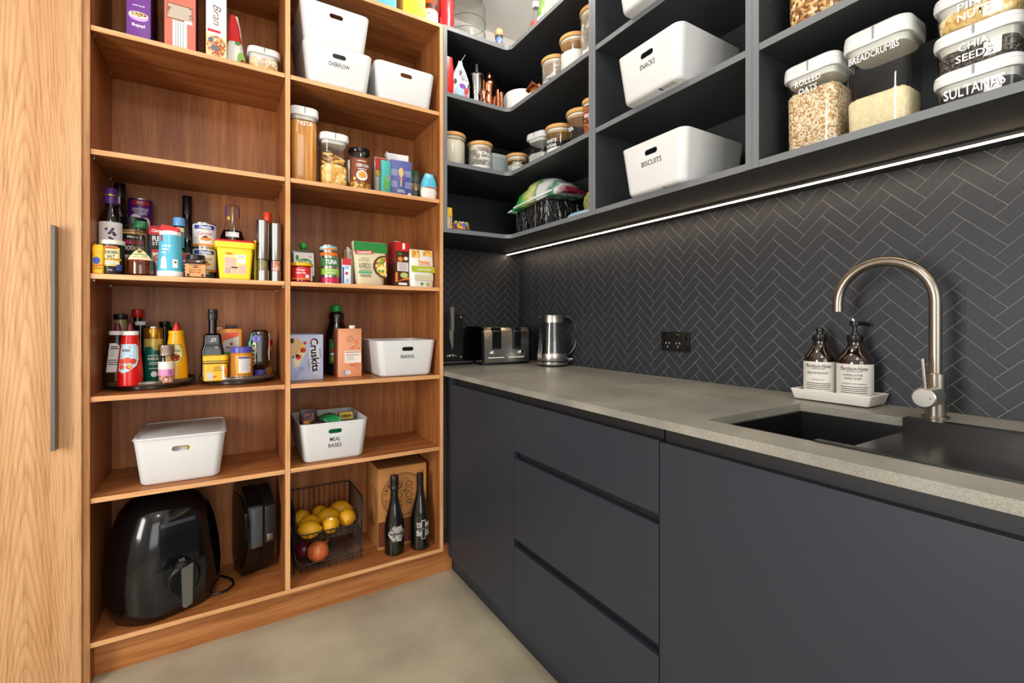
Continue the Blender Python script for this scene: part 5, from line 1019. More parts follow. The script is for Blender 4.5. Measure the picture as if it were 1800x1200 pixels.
# ================================================================== bottom shelf, left bay
Z = .135
GREY_PANEL = P('fryer_panel', '#1b1c1e', rough=.28, spec=.5)
t = thing('air_fryer', 'big rounded glossy black air fryer with steel handle and coiled cord', 'appliance', (-.1715, 2.052, Z), 22)
prof = [(0, .125, .112, .09), (.006, .138, .124, .10), (.05, .149, .134, .108), (.12, .151, .136, .110), (.2, .146, .132, .108), (.28, .133, .122, .102), (.335, .117, .108, .094), (.368, .094, .088, .08), (.385, .062, .058, .053), (.390, .03, .03, .028)]
prof = [(z, a*1.06, b*1.06, r*1.06) for z, a, b, r in prof]
G().rrect([(z, a, b, r) for z, a, b, r in prof], seg=9).o('body', BLACKG, t, sm=60)
hf = lambda z: lerp([(z, b) for z, a, b, r in prof], z)
def strip(x0, x1, z0, z1, m, nm, off=.0015, par=t):
    g = G(); n, k = 8, 10; rows = []
    for j in range(k+1):
        z = z0+(z1-z0)*j/k; row = []
        for i in range(n+1):
            x = x0+(x1-x0)*i/n; a = lerp([(q, s) for q, s, b, r in prof], z); r = lerp([(q, r) for q, s, b, r in prof], z); b = hf(z); ex = abs(x)-(a-r)
            yy = -b if ex <= 0 else -(b-r)-math.sqrt(max(0, r*r-ex*ex))
            row.append(g.b.verts.new((x, yy-off, z)))
        rows.append(row)
    for p, q in zip(rows, rows[1:]):
        for i in range(n): g.b.faces.new((p[i], p[i+1], q[i+1], q[i]))
    return g.o(nm, m, par, sm=60)
strip(-.075, .075, .022, .165, GREY_PANEL, 'drawer'); strip(-.075, .075, .1665, .169, BLACK, 'drawer_seam', .0018); strip(-.055, .055, .171, .31, P('fryer_screen', '#101114', rough=.15), 'control_panel'); strip(-.05, .05, .300, .312, P('fryer_glint', '#3a3d42', rough=.1), 'panel_glint', .002)  # top strip is a glint painted in lighter grey
h = G().box(-.013, -.186, .085, .017, -.166, .175, .005).box(-.010, -.172, .135, .014, -.126, .172, .004).o('handle', BLACKP, t); G().prism([(-.015, .175), (.019, .183), (.017, .05), (-.003, .043), (-.011, .05)], -.193, -.1865, 'y').o('handle_face', P('handle_steel', '#8f9092', rough=.3, metal=.9), h, sm=30)
cord = G().tube([(.001+.045*math.cos(R(a)), -.180+.004*math.sin(R(2*a)), .135+.054*math.sin(R(a))) for a in range(0, 360, 15)], .0032, 7, True).o('cord', BLACKP, t)
G().tube([(.004+.042*math.cos(R(a)), -.172, .128+.056*math.sin(R(a))) for a in range(0, 360, 15)], .0032, 7, True).o('cord_loop', BLACKP, cord)
G().tube([(-.044, -.177, .15), (-.03, -.184, .165), (-.016, -.190, .182)], [.004, .006, .008], 8).o('plug_sleeve', BLACKP, cord); G().lathe([(.013, 0), (.016, .003), (.016, .012), (.012, .015)], seg=16).mod(lambda c: Vector((c.x-.014, c.y-.190, c.z+.182))).o('plug', P('plug_black', '#1a1a1c', rough=.35), cord)
for x in (-.020, -.014, -.008): G().box(x-.001, -.193, .197, x+.001, -.188, .210).o('plug_pin', CHROME, cord, sm=0)
G().tube([(.10, -.10, .006), (.125, -.118, .006), (.155, -.12, .006), (.182, -.102, .006), (.194, -.07, .006), (.192, -.04, .007), (.180, -.01, .01), (.15, .02, .016), (.125, .04, .03)], .004, 8).o('cord_tail', BLACKP, t)
t = thing('sandwich_press', 'black sandwich press standing on its side beside the air fryer', 'appliance', (.108, 2.115, Z), 14)
oct_ = [(-.02, 0), (.06, 0), (.095, .05), (.098, .28), (.06, .345), (-.02, .345), (-.090, .285), (-.104, .22), (-.104, .155), (-.07, .06)]
G().prism([(a, b) for a, b in oct_], -.052, -.004, 'x').o('lid_shell', BLACKG, t, sm=20); G().prism([(a*.97, b*.97+.004) for a, b in oct_], .0, .046, 'x').o('base_shell', P('press_black', '#0e0e10', rough=.28), t, sm=20)
g = G().prism([(a*.82, b*.8+.03) for a, b in oct_], -.056, -.052, 'x'); g.o('lid_panel', P('press_panel', '#0a0a0b', rough=.2), t, sm=20)
G().box(-.044, -.118, .135, -.006, -.085, .285, .004).o('handle', P('press_handle', '#46484c', rough=.3), t); G().box(.002, -.112, .14, .040, -.085, .28, .004).o('handle', P('press_handle2', '#26282b', rough=.25), t)
G().box(.010, -.116, .15, .030, -.111, .175, .002).o('latch', STEEL, t); 
# ================================================================== bottom shelf, right bay
t = thing('wire_basket', 'two tier black wire basket of lemons and onions on bottom shelf', 'basket', (.365, 2.082, Z))
def tier(z0, hx, y0, y1, zf, zr):
    """hoops across, back wires, sloped front; z0 floor, zf front rim, zr side and back rim"""
    g = G(); rw = .0013
    def sec(y_, top): return [(-hx, y_, top), (-hx+.004, y_, z0+.02), (-hx+.02, y_, z0), (hx-.02, y_, z0), (hx-.004, y_, z0+.02), (hx, y_, top)]
    n = 17
    for k in range(n):
        y_ = y0+.012+(y1-y0-.012)*k/(n-1); top = zr if y_ > y0+.03 else zf+(zr-zf)*max(0, (y_-y0))/.03*.9
        g.tube(sec(y_, top), rw, 5)
    for k in range(11):
        x = -hx+.022+(2*hx-.044)*k/10
        g.tube([(x, y1-.006, z0), (x, y1, z0+.02), (x, y1, zr)], rw, 5); g.tube([(x, y0+.012, z0), (x, y0+.003, z0+.004), (x, y0-.004, zf)], rw, 5)
    for x in (-.08, 0, .08): g.tube([(x, y0+.012, z0-.0015), (x, y1-.006, z0-.0015)], rw, 5)
    ob = g.o('wire_mesh', WIRE, t, sm=60); ob['kind'] = 'stuff'
    rim = [(-hx+.015, y1, zr), (hx-.015, y1, zr), (hx, y1-.015, zr), (hx, y0+.04, zr), (hx, y0+.01, zr-.02), (hx-.002, y0, zf+.025), (hx-.014, y0-.005, zf+.006), (hx-.035, y0-.006, zf), (-hx+.035, y0-.006, zf), (-hx+.014, y0-.005, zf+.006), (-hx+.002, y0, zf+.025), (-hx, y0+.01, zr-.02), (-hx, y0+.04, zr), (-hx, y1-.015, zr)]
    G().tube(rim, .0026, 8, True).o('rim', WIRE, t)
tier(.012, .128, -.122, .128, .045, .112); tier(.124, .128, -.122, .128, .160, .258)
for sx in (-1, 1):
    for y_ in (-.085, .118): G().tube([(sx*.1285, y_, .0), (sx*.1285, y_, .258)], .0024, 6).o('post', WIRE, t)
LEM = P('lemon_skin', '#e6ac14', rough=.42, bump=(420, .5), noise=(9, '#d99a10', .3))
def lemon(label, x, y_, z, r, ax, rz, tilt=0):
    t = thing('lemon', label, 'lemon', (x, y_, z-.0006), 0, 'lemons in the wire basket')
    rot = Matrix.Rotation(R(rz), 4, 'Z') @ Matrix.Rotation(R(tilt), 4, 'Y')
    g = G().ball((0, 0, 0), 1, 20, 14)
    for v in g.b.verts:
        q = v.co.x; k = 1+(.16*max(0, abs(q)-.86)/.14)*(1.2 if q > 0 else .7)
        v.co = rot @ Vector((q*r*ax*k, v.co.y*r, v.co.z*r))
    g.o('skin', LEM, t, sm=80); G().ball(tuple(rot @ Vector((-r*ax*1.07, 0, 0))), .0028, 8, 6).o('stem_scar', P('lemon_stem', '#8a7a3a'), t); return t
ZF = Z+.1245
LEMS = [('lemon at front left of basket with its tip pointing right', .292, 1.996, .034, 1.22, -20), ('lemon second from left behind the front left lemon', .302, 2.063, .033, 1.2, 8), ('lemon at back left against basket side', .281, 2.127, .034, 1.1, 60), ('small lemon at back centre of basket', .356, 2.158, .031, 1.1, 80), ('large lemon in the middle of basket', .378, 2.087, .035, 1.24, -12), ('lemon at back right of basket', .438, 2.138, .036, 1.25, -25), ('round lemon with a small sticker at front of basket', .374, 2.003, .033, 1.05, 85), ('round lemon at front right of basket', .445, 2.037, .034, 1.06, 80)]
for i, (lb, x, y_, r, ax, rz) in enumerate(LEMS):
    tl = lemon(lb, x, y_, ZF+.0035+r, r, ax, rz)
    if i == 6: g = G(); g.ball((-.002, -.0185, .0293), (.008, .0025, .0045), 10, 6, Matrix.Rotation(R(-30), 4, 'X')); g.o('sticker', PW, tl)
def onion(label, x, y_, r, c1, c2, nm):
    t = thing('onion', label, 'onion', (x, y_, Z+.0145+r*1.02-.0006), 20)
    pr = [(.004, -.9*r), (.5*r, -.82*r), (.9*r, -.4*r), (1.02*r, .05*r), (.9*r, .5*r), (.55*r, .82*r), (.2*r, .98*r), (.09*r, 1.2*r)]
    G().lathe(pr, seg=28).mod(lambda c: Matrix.Rotation(R(55), 3, 'Y') @ c).o('bulb', mat(nm, c1, .35, noise=(4, c2, .25), stretch=(9, 9, 1), coat=.2), t, sm=80)
    G().tube([tuple(Matrix.Rotation(R(55), 3, 'Y') @ Vector((0, 0, 1.15*r))), tuple(Matrix.Rotation(R(55), 3, 'Y') @ Vector((.002, .002, 1.4*r)))], [.004, .0015], 6).o('stem', P('onion_stem', '#b48a5a'), t)
onion('brown orange onion at front of lower basket tier', .327, 2.020, .042, '#c8562a', '#e08a4a', 'onion_brown'); onion('dark red onion behind the brown onion in lower basket', .283, 2.085, .036, '#4a0f1e', '#6e1a30', 'onion_red')
t = thing('wine_carton', 'cardboard wine carton with round printed logo behind two bottles', 'carton', (.679, 2.112, Z), -2)
CB = P('cardboard', '#c58a4c', rough=.75, noise=(22, '#b67a3e', .3)); CBI = P('carton_ink', '#4a2410', rough=.8)
G().box(-.108, -.1, 0, .108, .1, .345, .001).o('carton', CB, t, sm=0); y = -.1003
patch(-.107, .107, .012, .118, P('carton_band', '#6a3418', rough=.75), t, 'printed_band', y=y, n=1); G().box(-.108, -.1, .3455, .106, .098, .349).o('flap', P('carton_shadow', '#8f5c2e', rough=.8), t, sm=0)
for rad_, tk in ((.094, .0013), (.088, .0008)): G().tube([(.002+rad_*math.cos(a*math.pi/24), y, .222+rad_*math.sin(a*math.pi/24)) for a in range(48)], tk, 4, True).o('logo_ring', CBI, t)
text('WOOD', .105, .034, CBI, t, .028, .224, y-.0006, rot=90, bold=-.01); text('STONE', .112, .030, CBI, t, -.017, .224, y-.0006, rot=90, bold=-.01); text('&', .014, .013, CBI, t, .006, .236, y-.0006, rot=90)
for k, ch in enumerate('THE ORIGINAL'):
    a = R(205-k*7.5)
    if ch != ' ': text(ch, .008, .010, CBI, t, .002+.079*math.cos(a), .222+.079*math.sin(a), y-.0006, rot=math.degrees(a)-90)
text('PACIFIC ALE', .10, .012, CBI, t, .088, .268, y-.0006, rot=90)
G().tube([(-.1085, -.02+.05*math.cos(a*math.pi/12), .17+.09*math.sin(a*math.pi/12)) for a in range(24)], .0008, 4, True).o('side_logo', CBI, t)
def wine(label, x, y_, cap, prof, lab):
    t = thing('wine_bottle', label, 'bottle', (x, y_, Z), 0, 'dark wine bottles on bottom shelf')
    G().lathe(prof, seg=36).o('glass', P('wine_glass', '#0b0c0a', rough=.1, coat=.6), t); G().lathe(cap, seg=24).o('capsule', P('capsule_black', '#121214', rough=.35), t)
    rr_ = prof[1][0]+.0004; lab(t, rr_); return t
def lab1(t, r):
    pts = [(.036*math.cos(R(a))*(1+.10*math.cos(R(4*a))), .092+.034*math.sin(R(a))*(1+.12*math.cos(R(6*a)))) for a in range(0, 360, 10)]
    disc(0, 0, 0, 0, grains('silver_filigree', ('#b8b4ae', '#8a8680', '#4a4846', '#d2cec8', '#d2cec8'), 260, .4), t, 'label', rad=r, pts=pts, off=.0005); patch(-.030, .030, .088, .096, BLACK, t, 'name_band', rad=r+.001); text('PROSECCO', .05, .005, P('silver_ink', '#b8b8bc'), t, 0, .092, rad=r+.0016)
def lab2(t, r):
    for k, (a, b, c, d) in enumerate(((-.030, -.007, .062, .120), (.007, .030, .062, .120))): patch(a, b, c, d, grains('silver_filigree', ('#b8b4ae',), 260), t, 'label', rad=r, n=4)
    patch(-.009, .009, .050, .130, PW, t, 'cross', rad=r+.0004, n=3); patch(-.0075, .0075, .0515, .128, BLACK, t, 'cross', rad=r+.0008, n=3); patch(-.034, .034, .088, .099, BLACK, t, 'name_band', rad=r+.001); text('VERMENTINO', .054, .006, P('silver_ink', '#b8b8bc'), t, 0, .0935, rad=r+.0016); patch(.026, .034, .1, .122, P('copper_ink', '#b06a4a', metal=.6, rough=.35), t, 'label_corner', rad=r+.0003, n=2)
wine('sparkling wine bottle with foil top and silver label, left of the two', .624, 1.968, [(.0155, .262), (.0185, .268), (.0185, .276), (.0165, .280), (.018, .300), (.0185, .318), (.016, .326)], [(.036, 0), (.0405, .005), (.0405, .115), (.037, .145), (.025, .195), (.0165, .235), (.0145, .275)], lab1)
wine('dark wine bottle with cross shaped silver label, right of the two', .735, 1.958, [(.0145, .255), (.015, .257), (.0150, .319), (.0135, .321)], [(.0365, 0), (.041, .005), (.041, .130), (.036, .160), (.022, .215), (.0155, .25), (.0138, .3)], lab2)
# ================================================================== corner shelves, upper shelf
Z = 2.116
t, y = pouch('snack_packet', 'red packet standing at far left of the upper corner shelf', (.862, 1.945, Z), [(0, .022, .012), (.06, .024, .016), (.13, .023, .012), (.185, .02, .003)], P('packet_bright_red', '#d81a18', rough=.3), seed=51)
t, y = pouch('snack_packet', 'white packet edge just behind the red packet on upper corner shelf', (.878, 1.985, Z), [(0, .018, .012), (.06, .02, .014), (.13, .02, .01), (.17, .016, .003)], P('packet_white', '#dcdcd4', rough=.35), seed=52)
t, y = pouch('sweets_packet', 'white pointed packet with sheep pictures beside the red packet', (.929, 1.962, Z), [(0, .044, .016), (.05, .046, .022), (.10, .043, .018), (.14, .028, .012), (.175, .012, .006), (.192, .008, .003)], P('packet_cloud', '#e4e6ea', rough=.3), seed=53)
text('SILLY', .036, .011, BLACK, t, .002, .118, lambda z: y(z)-.002, rot=-14, bold=.02); text('PETS', .03, .010, BLACK, t, .012, .1, lambda z: y(z)-.002, rot=-14, bold=.02); disc(-.034, .085, .008, .010, P('olive_dark', '#3a3c22'), t, y=lambda z: y(z)-.001); disc(.033, .075, .006, .010, P('olive_dark', '#3a3c22'), t, y=lambda z: y(z)-.001); disc(-.004, .136, .008, .009, P('grey_print', '#5a5a5e'), t, y=lambda z: y(z)-.001)
disc(-.014, .045, .022, .026, P('sheep_blue', '#b4d4e8'), t, 'sheep_picture', y=lambda z: y(z)-.001); disc(.0, .068, .016, .012, P('sheep_purple', '#7a3aa8'), t, 'horn_picture', y=lambda z: y(z)-.0016); disc(.020, .050, .010, .014, P('sheep_red', '#d83a3a'), t, 'horn_picture', y=lambda z: y(z)-.001); disc(.020, .020, .012, .012, P('sheep_pink', '#e0709a'), t, 'horn_picture', y=lambda z: y(z)-.001)
G().tube([(.004, 0, .19), (.016, .002, .212), (.028, .004, .232)], .0015, 5).o('tie', PW, t)
SIL = P('polished_steel', '#cfcdca', rough=.12, metal=1); COP = P('polished_copper', '#d98a68', rough=.14, metal=1)
t = thing('cocktail_shaker', 'tall polished steel cocktail shaker with pourer on upper corner shelf', 'shaker', (1.026, 1.985, Z))
G().lathe([(.026, 0), (.0275, .002), (.036, .150), (.0375, .154), (.0365, .157)], seg=32).o('body', SIL, t); G().lathe([(.037, .157), (.034, .163), (.016, .174), (.0085, .178), (.0075, .215)]).o('pourer', P('pourer_grey', '#5a5a5c', rough=.3, metal=.6), t)
t = thing('cocktail_shaker', 'three part polished copper cocktail shaker on upper corner shelf', 'shaker', (1.098, 1.995, Z))
G().lathe([(.030, 0), (.032, .002), (.040, .122), (.040, .126)], seg=32).o('body', COP, t); G().lathe([(.0405, .126), (.0405, .134), (.037, .150), (.022, .165)], seg=32).o('shoulder', COP, t); G().lathe([(.0185, .164), (.0185, .192), (.015, .197)], seg=24).o('cap', COP, t)
t = thing('jigger', 'small copper measuring jigger in front of the two shakers', 'jigger', (1.034, 1.924, Z)); G().lathe([(.020, 0), (.0205, .001), (.008, .028), (.010, .033), (.0235, .062), (.0225, .062), (.0085, .036)], seg=28, cap1=False).o('jigger', COP, t)
G().tube([(.0235*math.cos(a*math.pi/14), .0235*math.sin(a*math.pi/14), .060) for a in range(28)], .0022, 6, True).o('rim', COP, t)
for x, y_, h, lb in ((1.105, 1.918, .088, 'left of two copper tubes beside the white bowl'), (1.124, 1.921, .082, 'right of two copper tubes beside the white bowl')):
    t = thing('copper_tube', lb, 'tube', (x, y_, Z), 0, 'copper tubes'); G().lathe([(.0072, 0), (.0078, .001), (.0078, h), (.0062, h), (.0062, .004)], seg=16).o('tube', COP, t)
t = thing('white_bowl', 'round white lidded pot at the rounded corner of upper shelf', 'bowl', (1.252, 1.942, Z)); G().lathe([(.070, 0), (.084, .004), (.090, .020), (.0905, .088), (.084, .102), (.055, .110), (.02, .112)], seg=44).o('pot', P('pot_white', '#dedcd6', rough=.35), t)
t, y = pouch('chocolate_packet', 'folded brown foil packet between the white pot and flour jar', (1.235, 1.800, Z), [(0, .03, .022), (.04, .033, .028), (.065, .024, .018), (.085, .030, .008), (.095, .026, .003)], P('packet_tan', '#b8702c', rough=.3, coat=.3), seed=55, rz=-60); g = G().prism([(-.034, .062), (0, .1), (.034, .066), (0, .086)], -.034, .03, 'y'); g.o('folded_top', P('foil_brown', '#6e3412', rough=.2), t, sm=0); patch(-.028, -.002, .008, .05, P('packet_lilac_white', '#d8dcec'), t, y=lambda z: y(z)-.001, n=2, nz=3)
FL = P('flour', '#efece4', rough=.9, bump=(90, .4)); FRO = P('flour_dusted', '#d8cfc0', rough=.9, noise=(30, '#b09c82', .25))
dusting(bamboo_jar('flour_jar', 'shortest flour jar with bamboo lid on upper corner shelf, next to foil packet', (1.258, 1.672, Z), .062, .150, .05, FL, rz=-60), .062, .05, .13)
bamboo_jar('flour_jar', 'middle flour jar with bamboo lid filled high with white flour', (1.258, 1.540, Z), .062, .178, .112, FL, rz=-60)
dusting(bamboo_jar('flour_jar', 'tallest flour jar with bamboo lid next to the upright on upper corner shelf', (1.258, 1.408, Z), .062, .220, .055, FL, rz=-60), .062, .055, .2)
# ------------------------------------------------------------------ corner shelves, middle shelf
Z = 1.8165
SUG = P('sugar_white', '#f4f2ee', rough=.85, bump=(160, .4)); CREAM = P('cream_powder', '#ece3cf', rough=.9)
bamboo_jar('powder_jar', 'glass jar full of cream powder with bamboo lid at left of middle corner shelf', (.899, 1.985, Z), .060, .150, .118, CREAM)
dusting(bamboo_jar('powder_jar', 'glass jar labelled ICING SUGAR nearly empty with bamboo lid', (1.044, 1.985, Z), .058, .138, .03, FL, txt=('ICING', 'SUGAR'), tz=.5, th=.015, tw=.06), .058, .03, .118)
t = thing('tub', 'small white lidded plastic tub behind ICING SUGAR jar', 'tub', (1.21, 2.12, Z)); G().rrect([(0, .048, .048, .012), (.130, .052, .052, .014)]).o('body', P('tub_mist', '#b8c8cc', rough=.35), t); G().rrect([(.130, .054, .054, .015), (.148, .054, .054, .015)]).o('lid', WHITE, t)
bamboo_jar('choc_chip_jar', 'short glass jar labelled CHOC CHIPS with bamboo lid at shelf corner', (1.245, 1.972, Z), .053, .118, .066, P('pale_chips', '#c4c2b8', rough=.7, noise=(80, '#98968c', .2)), rz=-32, txt=('CHOC', 'CHIPS'), tz=.46, th=.016, tw=.055)
oxo('powder_container', 'square clear pop top container with white lid on middle corner shelf', (1.262, 1.79, Z), .108, .1, .166, .03, .07, P('powder_grey', '#b4b2ac', rough=.8), rz=-75)
bamboo_jar('sugar_jar', 'glass jar labelled WHITE SUGAR with bamboo lid on middle corner shelf', (1.250, 1.635, Z), .060, .138, .042, SUG, rz=-75, txt=('WHITE', 'SUGAR'), tz=.42, th=.014, tw=.055)
bamboo_jar('tea_jar', 'glass jar labelled TEA with bamboo lid on middle corner shelf', (1.250, 1.490, Z), .059, .150, .03, SUG, rz=-85, txt=('TEA',), tz=.47, th=.016, tw=.03)
bamboo_jar('chilli_jar', 'slim jar of red flakes with bamboo lid against the upright', (1.218, 1.386, Z), .036, .150, .125, grains('chilli_flakes', ('#8e2c14', '#c8562c', '#5a1a0c', '#d88a4a'), 170), rz=-75, txt=('WHITE',), tz=.55, th=.014, tw=.03)
# ------------------------------------------------------------------ corner shelves, bottom shelf
Z = 1.523
t, y = pouch('seed_packet', 'thin yellow and cream packet at far left of lowest corner shelf', (.862, 1.935, Z), [(0, .013, .008), (.05, .014, .009), (.1, .012, .003)], P('packet_cream_yellow', '#e4d6a8', rough=.4), seed=61); patch(-.011, .011, .06, .1, CY, t, 'yellow_top', y=y, n=1, nz=3); text('Crusta', .05, .009, RED, t, 0, .04, lambda z: y(z)-.002, rot=90)
t = thing('cookie_tin', 'small round colourful tin with dark red base on lowest corner shelf', 'tin', (.937, 1.985, Z)); G().lathe([(.046, 0), (.048, .002), (.048, .014)], seg=32).o('base', P('tin_dark_red', '#6e1224', rough=.3), t); G().lathe([(.047, .014), (.047, .040), (.044, .044)], seg=32).o('body', grains('party_print', ('#d8b82c', '#e8e4d8', '#c84a2c', '#3a6ac0', '#7aa02c', '#8a3a1c'), 90, .35), t)
for k in range(4): G().ball((-.028+.018*k, -.02, .047), (.008, .008, .006), 10, 6).o('bonbon', P('bonbon_%d' % (k % 2), ('#d8d4cc', '#c8b86a')[k % 2], rough=.4), t)
# black woven basket
t = thing('woven_basket', 'black woven rectangular basket on lowest corner shelf', 'basket', (1.300, 1.765, Z), 0)
t.rotation_euler = (0, 0, R(-98)); BX, BY, BH = .155, .105, .118
g = G(); rnd = random.Random(17); sides = [((-BX, -BY), (BX, -BY)), ((BX, -BY), (BX, BY)), ((BX, BY), (-BX, BY)), ((-BX, BY), (-BX, -BY))]
for (x0, y0), (x1, y1) in sides:
    L_ = math.hypot(x1-x0, y1-y0); n = int(L_/.0028)
    for k in range(n):
        u0 = rnd.random(); u1 = min(1, max(0, u0+rnd.uniform(-.05, .05)/L_)); z0 = rnd.uniform(.002, .075); z1 = min(BH-.004, z0+rnd.uniform(.02, .06))
        nx, ny = (y1-y0)/L_, -(x1-x0)/L_; o_ = rnd.uniform(-.0016, .0016)
        g.tube([(x0+(x1-x0)*u0+nx*o_, y0+(y1-y0)*u0+ny*o_, z0), (x0+(x1-x0)*(u0+u1)/2-nx*o_, y0+(y1-y0)*(u0+u1)/2-ny*o_, (z0+z1)/2), (x0+(x1-x0)*u1+nx*o_, y0+(y1-y0)*u1+ny*o_, z1)], .0016, 4)
WV = P('woven_black', '#161618', rough=.25, spec=.6)
o_ = g.o('weave', WV, t, sm=60); o_['kind'] = 'stuff'
g = G().rrect([(0, BX-.004, BY-.004, .01), (.0015, BX-.003, BY-.003, .01)]); g.o('floor_panel', WV, t); G().rrect([(.0015, BX-.0045, BY-.0045, .01), (BH-.01, BX-.0045, BY-.0045, .01), (BH-.01, BX-.006, BY-.006, .01), (.0015, BX-.006, BY-.006, .01)]).o('liner', P('basket_liner', '#0e0e12', rough=.6), t)
G().tube([p for p in rr(BH-.002, BX, BY, .012)], .0035, 6, True).o('rim', WV, t)
for x in (-.0, .004): G().tube([(x+.05, -BY-.002, .004), (x+.05, -BY-.002, BH-.004)], .0013, 5).o('stay', P('stay_grey', '#5a5c62', rough=.3), t)
def veg_bag():
    t = thing('frozen_bag', 'white and green plastic bag of vegetables heaped on the woven basket', 'bag', (1.265, 1.730, Z+.122), -90); rnd = random.Random(23)
    g = G(); secs = []; n = 13
    for k in range(n+1):
        u = k/n; x = -.225+.43*u; hgt = .004+.118*math.sin(math.pi*min(1, u**.8*1.02))**.75 if 0 < k < n else .004
        lift = .012*u; wd = .085*(1-.25*abs(u-.45))
        lp = []
        for q in range(18):
            a = 2*math.pi*q/18; yy = wd*math.cos(a); zz = math.sin(a); zz = lift+(hgt*zz if zz > 0 else .004*zz)
            lp.append((x+rnd.uniform(-.004, .004), yy+rnd.uniform(-.004, .004), max(-.0+.001, zz+rnd.uniform(-.004, .004))))
        secs.append(lp)
    g.loft(secs)
    m, N, L = nt('veg_bag_print'); b = N['Principled BSDF']; setp(b, Roughness=.22, Specular_IOR_Level=.6)
    tc = N.new('ShaderNodeTexCoord'); sp = N.new('ShaderNodeSeparateXYZ'); L.new(tc.outputs['Object'], sp.inputs[0]); nz = N.new('ShaderNodeTexNoise'); nz.inputs['Scale'].default_value = 16; L.new(tc.outputs['Object'], nz.inputs['Vector'])
    a1 = N.new('ShaderNodeMath'); a1.operation = 'MULTIPLY_ADD'; a1.inputs[1].default_value = 2.35; a1.inputs[2].default_value = .36; L.new(sp.outputs[0], a1.inputs[0])
    a2 = N.new('ShaderNodeMath'); a2.operation = 'MULTIPLY_ADD'; a2.inputs[1].default_value = .34; L.new(nz.outputs['Fac'], a2.inputs[0]); L.new(a1.outputs[0], a2.inputs[2])
    r = N.new('ShaderNodeValToRGB'); e = r.color_ramp.elements; cols = [(0, '#2c9a58'), (.2, '#3fae5a'), (.34, '#a8c85a'), (.44, '#e0d49a'), (.52, '#4a9a5a'), (.60, '#d8dcd8'), (.74, '#c2c6cc'), (.82, '#1f7a48'), (.90, '#d4d8dc'), (1.0, '#7a2030')]
    e[0].position = 0; e[0].color = lin(cols[0][1]); e[1].position = 1; e[1].color = lin(cols[-1][1])
    for p, c in cols[1:-1]: k = e.new(p); k.color = lin(c)
    L.new(a2.outputs[0], r.inputs[0]); L.new(r.outputs[0], b.inputs['Base Color'])
    g.o('bag', m, t, sm=60)
    G().prism([(-.232, -.002), (-.20, -.002), (-.20, .008), (-.232, .004)], -.08, .08, 'y').o('seal', P('seal_mint', '#bfe0cc', rough=.3), t, sm=0)
    g = G()
    g.loft([[(-.17, -.088, .006), (-.17, -.088, .012), (-.17, -.083, .012), (-.17, -.083, .006)], [(.02, -.094, .012), (.02, -.094, .020), (.02, -.088, .020), (.02, -.088, .012)], [(.13, -.088, .02), (.13, -.088, .026), (.13, -.083, .026), (.13, -.083, .02)]]); g.o('fold', P('seal_white', '#e8ecec', rough=.3), t, sm=0)
veg_bag()
t = thing('mesh_bag', 'olive green net bag of produce beside the woven basket', 'bag', (1.300, 1.428, Z)); g = G().ball((0, 0, .068), (.075, .062, .066), 28, 18); g.o('net', grains('olive_net', ('#8a8c3a', '#b4b45a', '#6a6c2c', '#d0cc8a'), 300, .4), t)
t, y = pouch('blue_packet', 'flat pale blue packet lying in front of the olive net bag', (1.192, 1.418, Z), [(0, .075, .022), (.006, .077, .024), (.014, .07, .02), (.02, .05, .012)], P('packet_pale_blue', '#8fb4c8', rough=.25), seed=66, rz=-90)

# ================================================================== white bins over the worktop
storage_bin('white bin labelled SNACKS over the worktop', (1.247, 1.006, 1.8165), -90, txt=('SNACKS',), sticker=True)
storage_bin('white bin labelled BISCUITS on lowest board over the worktop', (1.265, 1.006, 1.523), -90, txt=('BISCUITS',), sticker=True)
storage_bin('white bin cut off by top of picture above the SNACKS bin', (1.245, 1.015, 2.116), -90)
# ================================================================== dry goods over the sink
Z = 1.523
OATS = grains('rolled_oats', ('#e2c69a', '#efdcb8', '#cfa878', '#f6e8cc', '#b88a58'), 240); CRUMB = P('breadcrumbs', '#eee0bc', rough=.95, noise=(140, '#dcc898', .25), bump=(140, .9))
oxo('oats_container', 'clear container of rolled oats with white lid labelled ROLLED OATS', (1.246, .588, Z), .122, .105, .220, .034, .150, OATS, rz=-90, txt=('ROLLED', 'OATS'), tz=.72, tw=.058, th=.014)
oxo('breadcrumb_container', 'tall clear container labelled BREADCRUMBS with white lid', (1.246, .455, Z), .122, .105, .232, .038, .085, CRUMB, rz=-90, txt=('BREADCRUMBS',), tz=.73, tw=.092, th=.015)
CHIA = grains('chia_seeds', ('#3a3633', '#6a635c', '#26221f', '#8a8278', '#4a443e'), 330); PINE = grains('pine_nuts', ('#e8cc94', '#d8b470', '#f2e0b4', '#c89c58'), 85)
oxo('sultana_container', 'empty low clear container labelled SULTANAS, lowest of the stack', (1.246, .296, Z), .122, .105, .0745, .026, 0, None, rz=-90, txt=('SULTANAS',), tz=.38, tw=.085, th=.02)
oxo('chia_container', 'low clear container labelled CHIA SEEDS in middle of the stack', (1.246, .296, Z+.0749), .122, .105, .0745, .026, .034, CHIA, rz=-90, txt=('CHIA', 'SEEDS'), tz=.34, tw=.05, th=.014, peak=.002)
oxo('pine_nut_container', 'low clear container labelled PINE NUTS on top of the stack', (1.246, .296, Z+.1498), .122, .105, .0745, .026, .036, PINE, rz=-90, txt=('PINE', 'NUTS'), tz=.38, tw=.045, th=.014, peak=.002)
oxo('granola_container', 'clear container of granola above the rolled oats, cut off by picture top', (1.246, .585, 1.8165), .122, .105, .220, .034, .150, grains('granola', ('#c89a5c', '#e0bc84', '#a8703a', '#f0d8a8', '#7a4a22'), 140), rz=-90)

